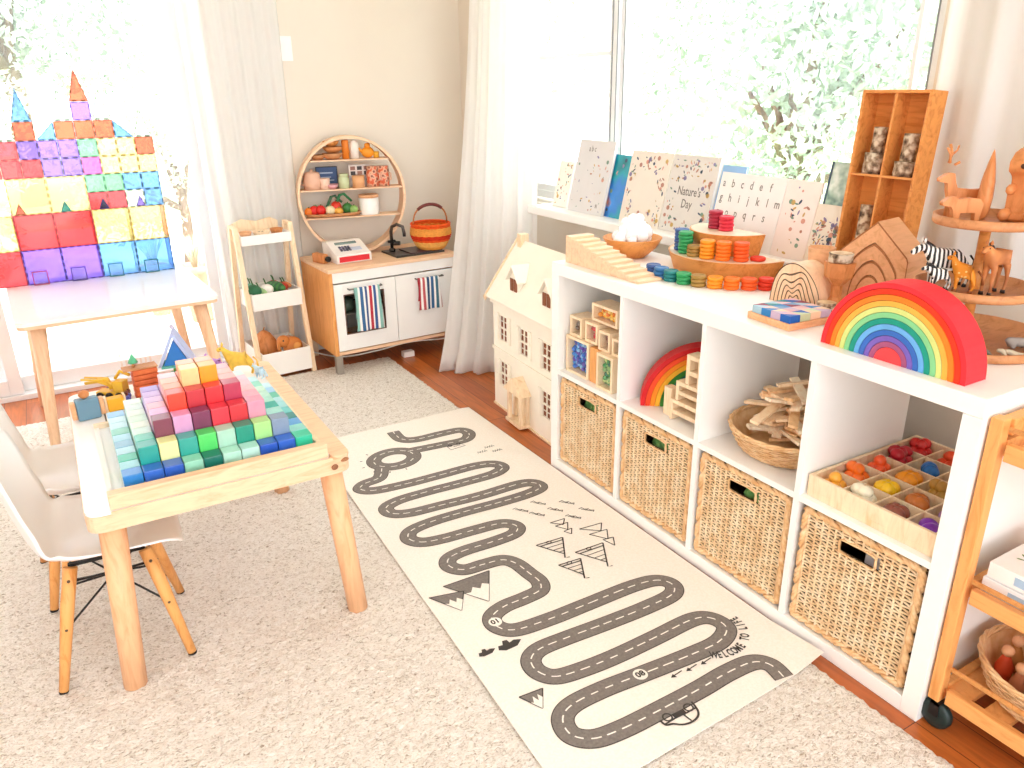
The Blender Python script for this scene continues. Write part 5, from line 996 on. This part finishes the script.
part('bin', sbin(.648, .045, .085, .235), WHITE, ls, bev=.001); part('bin', sbin(.345, .08, .035, .275), WHITE, ls, bev=.001); part('bin', sbin(.022, .115, .0, .30), WHITE, ls, bev=.001)
def lp(x, y, z): c, s = cos(R_(5)), sin(R_(5)); return (lx+x*c-y*s, ly+x*s+y*c, z)
part('top_panel', B().prism([(.03, .66), (LW-.03, .66), (LW-.03, .73), (.22, .748), (.15, .735), (.08, .75), (.03, .73)], .236, .246, 'y'), PALEW, ls)
for k, (x, y, r, lb) in enumerate(((.062, .14, .03, 'wooden disc with pinkish rim at the left of the top bin of the ladder shelf'), (.135, .13, .042, 'round wooden dish of dark seeds in the top bin of the ladder shelf'), (.215, .15, .032, 'plain wooden ring at the right of the top bin of the ladder shelf'))):
    o = thing('wooden_dish', lb, 'toy dish', lp(x, y, .6555)); part('dish', B().lathe([(.001, .03), (r*.8, .03), (r, .05), (r*.9, .05), (r*.75, .036), (.001, .036)], 20, cap=False).lathe([(r*.8, 0), (r*.8, .03)], 16), [ROOFW, PALEW, TOYW][k], o)
    if k == 1:
        b = B()
        for _ in range(26): a = rnd.uniform(0, 6.28); q2 = rnd.uniform(0, .024); b.ball((q2*cos(a), q2*sin(a), .041), .0035, 6)
        part('seeds', b, paint('#5a4030', .6), o)['kind'] = 'stuff'
vg2 = [('play_leaf', 'dark green play salad leaf', '#2f6a4a', .05, .05, .035), ('play_pea_pod', 'pale green play pea pod', '#a8c88a', .085, .07, .022), ('play_radish', 'white play radish', '#f4ece2', .12, .06, .03), ('play_cucumber', 'striped green play cucumber', '#3f7a3a', .17, .08, .032), ('play_tomato', 'dark red play tomato', '#b8402f', .215, .09, .024), ('play_leaf', 'mint green play leaf', '#7fb89a', .06, .12, .03), ('play_apple', 'reddish play apple', '#a83a2f', .19, .15, .026), ('play_carrot', 'orange tipped play carrot', '#d98f5a', .24, .13, .02)]
for nm, lb, c, x, y, r in vg2:
    o = thing(nm, lb+' in the middle bin of the ladder shelf', 'play food', lp(x*.95, y+.03, .3525), k); o.scale = (1.15, 1.15, 1.2); el = 2.0 if nm in ('play_cucumber', 'play_carrot', 'play_pea_pod') else 1.1
    part('body', B().ball((0, 0, .045+r*.7), (min(r*el, .06), r*.8, r*.7), 14).lathe([(r*.6, 0), (r*.7, .03), (r*.4, .05)], 10), striped('leafy_stripe', [(.5, c), (.5, '#2a5a35')], .02, 0, .5) if nm == 'play_cucumber' else paint(c, .5, .3, .15), o); part('stalk', B().tube([(0, 0, .04+r*1.35), (.01, 0, .05+r*1.7), (.016, 0, .05+r*1.9)], .003, 5), paint('#3f6a3a'), o)
for nm, lb, c, x, y, r in (('wooden_apple', 'large brown wooden pear shape at the left of the bottom bin', '#a8684a', .100, .19, .062), ('wooden_elephant', 'orange brown round wooden animal at the right of the bottom bin', '#cf8040', .205, .085, .05)):
    o = thing(nm, lb+' of the ladder shelf', 'toy', lp(x, y, .0295)); o.scale = (1.05 if x < .15 else .95,)*3
    if x < .15: part('body', B().lathe([(.03, 0), (.052, .03), (.062, .07), (.055, .11), (.03, .15), (.008, .165)], 24), TOYW, o); part('stalk', B().tube([(0, 0, .165), (.006, 0, .18)], .003, 6), OAKD, o)
    else: part('body', B().ball((0, 0, .10), (.052, .042, .055), 18).ball((-.05, -.01, .14), (.035, .03, .032), 14).lathe([(.03, 0), (.03, .06)], 14), paint(c, .5, .3, .1), o); part('ear', B().lathe([(.006, -.004), (.018, -.004), (.02, 0), (.018, .004), (.006, .004)], 16, (.012, -.045, .115), ax='y'), paint('#e8a050', .5), o); part('trunk', B().tube([(-.075, -.02, .14), (-.082, -.03, .11), (-.07, -.035, .085)], [.012, .009, .007], 8), paint(c, .5, .3, .1), o); part('eye', B().ball((-.055, -.038, .15), .005, 8), BLACK, o)
solo('soft_toy', B().ball((0, 0, .05), (.03, .03, .05), 14).ball((.0, -.01, .105), (.022, .02, .02), 12), paint('#c9a690', .9), 'small brown figure at the right end of the ladder shelf bottom bin', 'toy', lp(.222, .20, .0295))

# ------------------------------------------------------------------ play table (front) with rounded top, wood rails and round legs
def rrect(x0, y0, x1, y1, r, n=5):
    o = []
    for cx, cy, a in ((x1-r, y1-r, 0), (x0+r, y1-r, 90), (x0+r, y0+r, 180), (x1-r, y0+r, 270)):
        for i in range(n+1): q_ = R_(a+90*i/n); o.append((cx+r*cos(q_), cy+r*sin(q_)))
    return o
TTZ = .48
ft = thing('play_table', 'birch play table with a white top and round legs, holding the coloured block pyramid', 'table', (-1.495, 1.0, 0)); TW_, TL_ = .592, .83
part('tabletop', B().prism(rrect(.002, .002, TW_-.048, TL_-.002, .03), TTZ-.006, TTZ, 'z'), paint('#fbf8f5', .25, .5, .01), ft); part('tabletop_rail', B().prism(rrect(TW_-.0478, .002, TW_-.001, TL_-.002, .022), TTZ-.0065, TTZ+.0004, 'z'), BIRCH, ft)
part('table_frame', B().prism(rrect(0, 0, TW_, TL_, .035), TTZ-.045, TTZ-.0066, 'z'), BIRCH, ft, bev=.004)
part('groove', B().box((.083, .03, TTZ+.0001), (.087, TL_-.03, TTZ+.0006)), paint('#6a625c'), ft, label='narrow dark groove'); part('groove_peg', B().lathe([(.006, 0), (.006, .003)], 12, (.092, .40, TTZ+.0003)), TOYW, ft)
part('front_rail', B().box((.052, -.0006, TTZ-.010), (TW_-.048, .0015, TTZ+.0002)), BIRCH, ft); part('screw_plug', B().ball((TW_-.045, -.001, TTZ-.026), (.009, .003, .008), 12), paint('#8a5a3c', .6), ft); part('wood_knot', B().ball((TW_-.018, .004, TTZ-.014), (.012, .006, .005), 12), paint('#a06a44', .6), ft)
for (xt, yt, xb, yb) in ((.048, .045, .022, .028), (TW_-.045, .045, TW_-.015, .027), (.048, TL_-.045, .034, TL_-.03), (TW_-.045, TL_-.045, TW_-.015, TL_-.03)):
    part('leg', B().tube([(xt, yt, TTZ-.0452), (xb, yb, .006)], [.0285, .026], 20), BEECH, ft)
# stepped pyramid of coloured blocks in its tray
py = thing('block_tray', 'wooden framed tray under the pyramid of coloured blocks on the play table', 'tray', (-1.443, 1.0055, TTZ+.0009))
part('tray_base', B().box((0, 0.0265, 0), (.484, .49, .008)), WHITE2, py)
part('tray_front', B().box((.0, -.001, .0), (.484, .026, .036)), BIRCH, py, bev=.002); part('tray_side', B().box((.472, .0305, .0081), (.484, .476, .02)), PALEW, py); part('tray_side', B().box((0, .0305, .0081), (.012, .476, .012)), WHITE2, py); part('tray_back', B().box((0, .4765, .0081), (.484, .49, .02)), PALEW, py)
R0 = ['2b80c9', '2f66c4', '2a5dbe', '8fd0b8', '0f6e62', 'a9dccb', 'b5e3da', '2457c0', '2a62c8', '2cc09a']
R1 = ['8fcfd8', '1f9e92', 'e2e7a2', '2aa193', '4fd066', 'a3cdb9', '0f9078', 'a3dd86', '7f95ad', '8ad6cc']
R2 = ['2fb89a', '4fbfa8', '7d3c52', 'd29ac4', '7a2f56', 'dd3344', 'd8323c', 'dc92ac', '9adbd0', '5fa8e4']
R3 = ['a9d8e4', 'bfe3d4', 'd6a8d8', 'f0432a', 'c42a36', 'd62c34', 'b43454', 'f2a8bc', '2bb4a3', '1f8a8a']
R4 = ['7fb4d0', 'd3ead8', 'e2b0c8', 'f0916f', 'f4cb8e', 'f69c1b', 'f2a2a0', 'f6bfc8', 'a6e2d2', '66c9c9']
R5 = ['9fd3e6', 'c6e8d0', 'c9b0e0', 'f3b09a', 'efa27c', 'e99a70', 'eeb0a8', 'f3c2d0', 'b8e8d8', '9bd8de']
R6 = ['7fc9b8', 'd8efdc', 'b79fdc', 'f2b8c8', 'f0a58a', 'f2b090', 'e9a8b8', 'f0c8d8', 'c4ecd8', 'aee0e8']
R7 = ['b8e0ea', 'cfe9df', '9f8fd8', 'c8b0e4', 'e6b8dc', 'efc0d0', 'f2cfd8', 'cdeee6', '8fdcc8', '66c8b0']
R8 = ['bfe6f0', 'd9f0e4', 'a8dcc8', 'cfe8b8', 'e8efc0', 'bfe6cf', 'b8dfe8', 'a9d8f0', 'bfe8f0', '9fd0f0']
R9 = ['8fc8f0', 'a8d8f0', 'b8e8e8', 'a8e0d0', '8fd8c0', '9fd8e8', '8fc0f0', 'a8d0f8', 'b8e0f8', 'c8ecf8']
ROWS = [R0, R1, R2, R3, R4, R5, R6, R7, R8, R9]
def cname(h):
    r, g, b_ = [int(h[i:i+2], 16)/255 for i in (0, 2, 4)]; import colorsys; H, L, S = colorsys.rgb_to_hls(r, g, b_); H *= 360
    if S < .25: return 'grey blue' if H > 170 else 'grey green'
    nm = 'red' if H < 12 or H > 345 else 'orange' if H < 42 else 'yellow green' if H < 90 else 'green' if H < 152 else 'teal' if H < 188 else 'blue' if H < 250 else 'violet' if H < 295 else 'pink'
    return ('pale ' if L > .72 else 'dark ' if L < .36 else '')+nm
S_ = .0412; G_ = .0428; bx0, by0 = -1.4065, 1.054
BM = {}
for j in range(10):
    for i in range(10):
        lv = min(i, j, 9-i, 9-j)+1; hx = ROWS[j][i]; kk = (lv, hx)
        m = paint('#'+hx, .3, .65, .06, sc=40)
        lb = '%s block, %s from left, %s row from the front of the block pyramid' % (cname(hx), ORD[i], ORD[j])
        sh = BM.get(lv)
        o = solo('toy_block', B().box((0, 0, 0), (S_, S_, .0412*lv-.0003)), m, lb, 'toy block', (bx0+i*G_, by0+j*G_, TTZ+.0092), group='coloured blocks of the stepped pyramid', bev=.0018)
# toys behind and beside the pyramid
TZ = TTZ+.0006
o = thing('toy_figure', 'blue grey square toy block figure with a wooden head at the table corner', 'toy', (-1.450, 1.60, TZ), R_(8)); o.scale = (1.3,)*3; part('body', B().box((-.02, -.012, 0), (.024, .012, .046)), paint('#6f93a8', .5, .3, .1), o, bev=.003); part('head', B().ball((0, 0, .055), (.011, .010, .009), 12), TOYW, o); part('arm', B().box((-.030, -.008, .004), (-.0205, .008, .042)), ROOFW, o, bev=.002); part('arm', B().box((.0245, -.008, .004), (.034, .008, .042)), ROOFW, o, bev=.002)
o = thing('toy_cart', 'small orange yellow wooden cart beside the blue grey figure', 'toy', (-1.378, 1.62, TZ), R_(6)); o.scale = (1.35,)*3; part('body', B().box((-.016, -.012, .003), (.016, .012, .03)), paint('#f0b030', .5, .3, .1), o, bev=.002); part('frame', B().box((-.020, -.010, 0), (-.0165, .010, .034)).box((.0165, -.010, 0), (.020, .010, .034)), PALEW, o)
o = thing('toy_crane', 'yellow toy crane lorry with a raised boom behind the orange cart', 'toy vehicle', (-1.375, 1.735, TZ), R_(-35)); o.scale = (.95,)*3; YL = paint('#e9b93a', .4, .4, .1)
part('chassis', B().box((-.045, -.018, .012), (.045, .018, .024)), YL, o, bev=.002); part('cab', B().box((.012, -.018, .0245), (.045, .018, .058)), YL, o, bev=.003); part('boom', B().tube([(.0, 0, .03), (-.01, 0, .06), (-.085, 0, .045)], [.009, .008, .005], 6).cbox((-.02, 0, .05), (.05, .014, .012), 0, (0, .3, 0)).tube([(.01, .008, .06), (.03, .008, .085), (.06, .008, .072)], .005, 6), YL, o); part('ladder', B().box((-.09, -.012, .058), (-.02, -.008, .063)).box((-.09, .008, .058), (-.02, .012, .063)), YL, o)
for x in (-.03, .0, .03):
    for s in (-1, 1): part('wheel', B().lathe([(.004, -.004), (.011, -.004), (.012, 0), (.011, .004), (.004, .004)], 16, (x, s*.022, .0125), ax='y'), BLACK, o)
o = thing('log_stack', 'orange red stack of small wooden planks with a picket fence on top', 'toy', (-1.318, 1.66, TZ), R_(4))
for k in range(6): part('plank', B().box((0, 0, .0+k*.0155), (.068, .05, .0145+k*.0155)), spotted('red_plank', [(.3, '#c9542a'), (.7, '#e0703a')], 30, 'ShaderNodeTexNoise'), o, bev=.003)
part('deck', B().box((-.022, .004, .0932), (.07, .05, .097)), OAKD, o)
b = B()
for k in range(7): b.box((-.02+k*.013, .046, .0972), (-.015+k*.013, .049, .115))
part('picket_fence', b, paint('#e8d8cc', .6), o)
o = thing('toy_tree', 'tiny green cone tree on the deck of the red plank stack', 'toy', (-1.310, 1.690, TZ+.0975)); part('crown', B().lathe([(.001, .012), (.014, .012), (.009, .024), (.0005, .04)], 6, cap=False), paint('#5fbf92', .5), o); part('trunk', B().lathe([(.004, 0), (.004, .0125)], 8), OAKD, o)
o = thing('toy_birdhouse', 'blue toy birdhouse with a steep roof and a red round door behind the pyramid', 'toy house', (-1.188, 1.72, TZ), R_(-12)); o.scale = (1.2, 1.2, 1.33); part('post', B().lathe([(.016, 0), (.012, .055)], 10), paint('#7fb84a', .6), o); part('floor', B().box((-.036, -.03, .055), (.036, .03, .060)), paint('#6fc9b8', .5), o)
part('front', B().prism([(-.03, .0602), (.03, .0602), (.0, .118)], -.022, .022, 'y'), paint('#3f86d8', .5, .3, .1), o); part('roof', B().prism([(-.042, .0602), (-.034, .0602), (0, .125), (.034, .0602), (.042, .0602), (0, .140)], -.030, .030, 'y'), paint('#b8c4ec', .4), o)
part('door', B().lathe([(.011, -.0245), (.011, -.0222)], 16, (0, 0, .082), ax='y'), paint('#e05a50', .5), o); part('finial', B().ball((0, 0, .144), .006, 8), paint('#c9c4d8', .4), o)
o = thing('toy_strawberry', 'small red and green toy fruit beneath the blue birdhouse', 'toy', (-1.212, 1.655, TZ)); o.scale = (1.9,)*3; part('fruit', B().lathe([(.002, 0), (.014, .016), (.012, .028), (.003, .034)], 12), paint('#e05048', .5), o); part('leaf', B().lathe([(.014, .034), (.001, .040)], 6, cap=False), paint('#3f8a5a', .5), o)
for x, y, c, lb in ((-1.345, 1.685, '#7a3f2f', 'brown little animal figure next to the yellow crane'), (-1.345, 1.645, '#5a5fb0', 'blue violet little animal figure left of the red planks')):
    quad('toy_animal', lb, 'toy animal', (x, y, TZ), R_(60), paint(c, .5), .024, .024, (.005, .007), (.008, -.003), .003, None, None, .0075)
quad('toy_giraffe', 'yellow toy giraffe standing at the far right corner of the play table', 'toy animal', (-1.005, 1.735, TZ), R_(165), paint('#ecc04e', .5, .3, .15, sc=60), .07, .066, (.012, .042), (.02, -.006), .006, None, None, .019)
quad('toy_unicorn', 'lilac toy pony left of the yellow giraffe', 'toy animal', (-1.075, 1.76, TZ), R_(150), paint('#c58fd8', .5, .3, .1), .04, .052, (.008, .022), (.014, -.006), .0042, None, paint('#f0b8dc'), .013)
quad('toy_pony', 'pale blue toy pony at the edge of the play table beside the giraffe', 'toy animal', (-.965, 1.66, TZ), R_(120), paint('#c4dff0', .5), .03, .036, (.008, .012), (.01, -.004), .0035, None, None, .009)

# ------------------------------------------------------------------ shell chairs
def make_chair(label, loc, rz):
    o = thing('shell_chair', label, 'chair', loc, rz)
    # local +x is the front; profile of the shell centre line
    P = [(.172, .298), (.160, .318), (.12, .325), (.05, .312), (-.02, .302), (-.08, .303), (-.12, .322), (-.147, .37), (-.164, .44), (-.180, .52), (-.192, .575), (-.198, .59)]
    pp = smooth_path(P, 4); n = len(pp)-1
    def fn(u, v):
        f = v*n; i = min(int(f), n-1); t = f-i; x = pp[i][0]*(1-t)+pp[i+1][0]*t; z = pp[i][1]*(1-t)+pp[i+1][1]*t
        seat = max(0, 1-v*2.0); w = .150+.014*sin(min(1, v*1.9)*pi)-.022*max(0, v-.55)/.45
        e = 2*u-1
        # rounded corners at the lip and the back top
        cr_ = 1.0
        if v < .20: cr_ = .55+.45*math.sqrt(max(0, 1-((.20-v)/.20)**2))
        if v > .84: cr_ = math.sqrt(max(.0, 1-((v-.84)/.165)**2))*.9+.1
        y = e*w*cr_
        dish = abs(e)**2.4
        up = .026*dish*max(0, sin(min(1, v*1.7)*pi)); fwd = .055*dish*max(0, min(1, (v-.42)/.25))*(1-.4*v)
        return (x+fwd, y, z+up+.045*dish*max(0, 1-abs(v-.48)/.28))
    s = part('seat_shell', B().grid(fn, 24, 44), paint('#f4f2f0', .3, .5, .01, 'white_plastic'), o); q_ = s.modifiers.new('thick', 'SOLIDIFY'); q_.thickness = .005; q_.offset = -1
    A = .142
    tops = [(.085, .075), (.085, -.075), (-.075, .075), (-.075, -.075)]; feet = [(A, A), (A, -A), (-A, A), (-A, -A)]
    for (tx, ty), (fx, fy) in zip(tops, feet):
        l = part('leg', B().tube([(tx, ty, .285), ((tx*2+fx)/3, (ty*2+fy)/3, .199), (fx, fy, .004)], [.0155, .0155, .0105], 14), PINE, o); part('foot_pad', B().lathe([(.0108, 0), (.0108, .0039)], 12, (fx, fy, 0)), BLACK, l)
        part('bolt', B().ball((tx*.88+fx*.12+.0, ty*.88+fy*.12-(.015 if ty < 0 else -.015), .262), (.004, .004, .004), 8).ball(((tx+fx)/2, (ty+fy)/2-(.013 if ty < 0 else -.013), .15), (.004, .003, .004), 8), metal('#6a5a4a', .4), l)
    g = lambda k, f: tuple(tops[k][a]*(1-f)+feet[k][a]*f for a in (0, 1))+(.285*(1-f)+.004*f,)
    b = B()
    for k, k2 in ((0, 3), (1, 2)): b.tube([g(k, .50), g(k2, .15)], .0028, 6).tube([g(k, .15), g(k2, .50)], .0028, 6)
    for k, k2 in ((0, 1), (2, 3), (0, 2), (1, 3)): b.tube([g(k, .12), g(k2, .12)], .003, 6)
    part('wire_brace', b, BLACK, o)
    part('mount', B().box((-.08, -.07, .282), (.085, -.06, .290)).box((-.08, .06, .282), (.085, .07, .290)).box((-.01, -.06, .282), (.004, .06, .290)), BLACK, o); return o
c1 = make_chair('white shell chair with wooden legs nearest the camera, tucked under the play table', (-1.472, 1.220, .007), R_(-3))
dup(c1, (-1.50, 1.60, .007), rot=(0, 0, R_(4)), label='white shell chair with wooden legs, the farther of the two at the play table')

# ------------------------------------------------------------------ white table at the glass door and the magnetic tile castle
WT = .57
wt = thing('side_table', 'white topped table with tapered birch legs at the glass door, under the tile castle', 'table', (-1.62, 2.42, 0), R_(3))
part('tabletop', B().prism(rrect(0, 0, .70, .77, .035), WT-.014, WT, 'z'), paint('#fcf9f7', .12, .5, .01, 'gloss_white'), wt, bev=.002); part('edge_band', B().prism(rrect(.004, .004, .696, .766, .033), WT-.027, WT-.0142, 'z'), BIRCH, wt, bev=.004)
for (xt, yt, xb, yb) in ((.07, .06, .03, .02), (.63, .06, .685, .02), (.07, .71, .03, .75), (.63, .71, .685, .75)): part('leg', B().tube([(xt, yt, WT-.0272), (xb, yb, .007)], [.027, .016], 16), BIRCHZ, wt)
TC = {'red': '#f0888e', 'violet': '#c0a4ee', 'blue': '#a9d0f6', 'yellow': '#f4efcc', 'orange': '#f7a078', 'green': '#b8e2c8', 'clear': '#f4fbf4', 'pink': '#e3a0dc', 'navy': '#3a3fc0', 'teal': '#3fc0c8'}
DOT = {k: paint(v, .5) for k, v in {'red': '#b03a50', 'violet': '#4a2f80', 'blue': '#2f5f80', 'yellow': '#b89a4a', 'orange': '#8f4a20', 'green': '#3f8a68', 'clear': '#8a9a86', 'pink': '#9a3a78', 'navy': '#20207a', 'teal': '#1f7078'}.items()}
CX, CY, CZ = -1.572, 3.085, WT+.0004; U = .0722
def tile(shape, col, w, h, loc, label, rz=0, door=False, grp='see through magnetic tiles of the castle', t=.005):
    b = B(); e = .0035
    if shape == 'sq': ol = [(0, 0), (w, 0), (w, h), (0, h)]
    elif shape == 'tri': ol = [(0, 0), (w, 0), (w/2, h)]
    elif shape == 'rtl': ol = [(0, 0), (w, 0), (0, h)]
    else: ol = [(0, 0), (w, 0), (w, h)]
    n = len(ol); cx = sum(p[0] for p in ol)/n; cz_ = sum(p[1] for p in ol)/n; k = 1-2*e/min(w, h)*(1.0 if n == 4 else 1.6)
    il = [(cx+(p[0]-cx)*k, cz_+(p[1]-cz_)*k) for p in ol]
    b.prism(il, t*.35, t*.65, 'y', 0)
    for i in range(n):
        j = (i+1) % n; b.prism([ol[i], ol[j], il[j], il[i]], 0, t, 'y', 1)
        L_ = math.dist(ol[i], ol[j]); m_ = max(2, int(L_/.024))
        for q_ in range(m_):
            f0, f1 = (q_+.22)/m_, (q_+.78)/m_; P_ = lambda A_, C_, f: (A_[0]+(C_[0]-A_[0])*f, A_[1]+(C_[1]-A_[1])*f)
            b.prism([P_(ol[i], ol[j], f0), P_(ol[i], ol[j], f1), P_(il[i], il[j], f1), P_(il[i], il[j], f0)], -.0008, t+.0004, 'y', 2)
    mats = [tinted('#f6f8f8' if door else TC[col], .25 if col not in ('clear', 'yellow') else .2, .05), DOT[col] if door else tinted(TC[col], .6, .05), DOT[col]]
    return solo('magnetic_tile', b, mats, label, 'magnetic tile', loc, rz, grp)
RN = ['bottom', 'second', 'third', 'fourth', 'fifth', 'sixth', 'seventh', 'eighth']
z = CZ
def cell(c, i, zz_, w, h, row, shape='sq', big=False, dy=0, xx=None):
    tile(shape, c, w-.0006, h-.0006, ((CX+i*U) if xx is None else xx, CY+dy, zz_), '%s %s%s tile, %s from left, %s row of the tile castle' % (c, 'large ' if big else 'small ', {'sq': 'square', 'tri': 'pointed', 'rtl': 'corner', 'rtr': 'corner'}[shape], ORD[i//(2 if big else 1)], row))
for i, c in enumerate(('violet', 'violet', 'blue', 'blue')): cell(c, i*2, z, 2*U, 2*U, 'bottom', big=True)
for i, c in enumerate(('red', 'red', 'yellow', 'yellow')): cell(c, i*2, z+2*U, 2*U, 2*U, 'second', big=True)
for i, c in enumerate(('yellow', 'yellow')): cell(c, i*2, z+4*U, 2*U, 2*U, 'third', big=True)
for i, c in zip((4, 5, 6, 7), ('red', 'red', 'clear', 'blue')): cell(c, i, z+4*U, U, U, 'lower third')
for i, c in zip((4, 5, 6, 7), ('green', 'green', 'blue', 'blue')): cell(c, i, z+5*U, U, U, 'upper third')
for i, c in enumerate(('red', 'red', 'violet', 'violet', 'pink', 'yellow', 'yellow', 'yellow')): cell(c, i, z+6*U, U, U, 'fourth')
for i, c in enumerate(('red', 'violet', 'violet', 'violet', 'green', 'yellow', 'yellow', 'orange')): cell(c, i, z+7*U, U, U, 'fifth')
for i, c, s_ in ((1, 'orange', 'sq'), (2, 'blue', 'rtr'), (3, 'orange', 'sq'), (4, 'orange', 'sq'), (5, 'orange', 'sq'), (6, 'blue', 'rtl')): cell(c, i, z+8*U, U, U, 'sixth', s_)
cell('clear', 0, z+8*U, U, 1.75*U, 'sixth', 'tri'); cell('clear', 7, z+8*U, U, 1.6*U, 'sixth', 'tri')
cell('blue', 1, z+9*U, U, 1.75*U, 'seventh', 'tri'); cell('clear', 3, z+9*U, U, 1.75*U, 'seventh', 'tri'); cell('violet', 4, z+9*U, U, U, 'seventh'); cell('clear', 5, z+9*U, U, 1.75*U, 'seventh', 'tri'); cell('orange', 4, z+10*U, U, 1.75*U, 'topmost', 'tri')
# columns of red tiles and a blue side wing left of frame centre line
for k, c in enumerate(('red', 'yellow', 'red', 'red')): tile('sq', c, U*2-.001 if k < 2 else U-.001, U*2-.001 if k < 2 else U-.001, (CX-(2*U if k < 2 else U), CY, z+(2*k*U if k < 2 else (4+k+0)*U)), '%s tile at the left edge of the castle, %s from the table up' % (c, ORD[k]))
# side walls folded back behind the front and small clear doors in front
for i, c in enumerate(('blue', 'violet', 'blue', 'red', 'yellow')): tile('sq', ('violet', 'blue', 'violet', 'clear', 'blue')[i], U*2-.001, U*2-.001, (CX+i*2*U, CY+.0055, z), 'tile %s of the five dividing walls standing behind the bottom row' % ('leftmost', 'second', 'third', 'fourth', 'rightmost')[i] if False else '%s large tile folded back behind the castle front, %s from the left, bottom storey' % (('violet', 'blue', 'violet', 'clear', 'blue')[i], ORD[i]), R_(90))
for i, c in enumerate(('red', 'yellow', 'orange', 'yellow', 'orange')): tile('sq', c, U*2-.001, U*2-.001, (CX+i*2*U, CY+.0055, z+2*U), '%s large tile folded back behind the castle front, %s from the left, second storey' % (c, ORD[i]), R_(90))
for i, c in enumerate(('red', 'navy', 'teal', 'teal')): tile('sq', {'navy': 'violet'}.get(c, c), U*.8, U*.8, (CX+.02+i*2*U, CY-.018, z), 'small clear edged tile standing as a door, %s from the left at the castle foot' % ORD[i], door=True)
for i, c in enumerate(('orange', 'teal', 'navy', 'violet')): tile('tri', c, .04, .045, (CX+.012+i*2*U+.02*(i > 0), CY-.007, z+4*U+.002), '%s little triangle tile on the front of the castle, above the second row' % {'navy': 'dark blue'}.get(c, c))
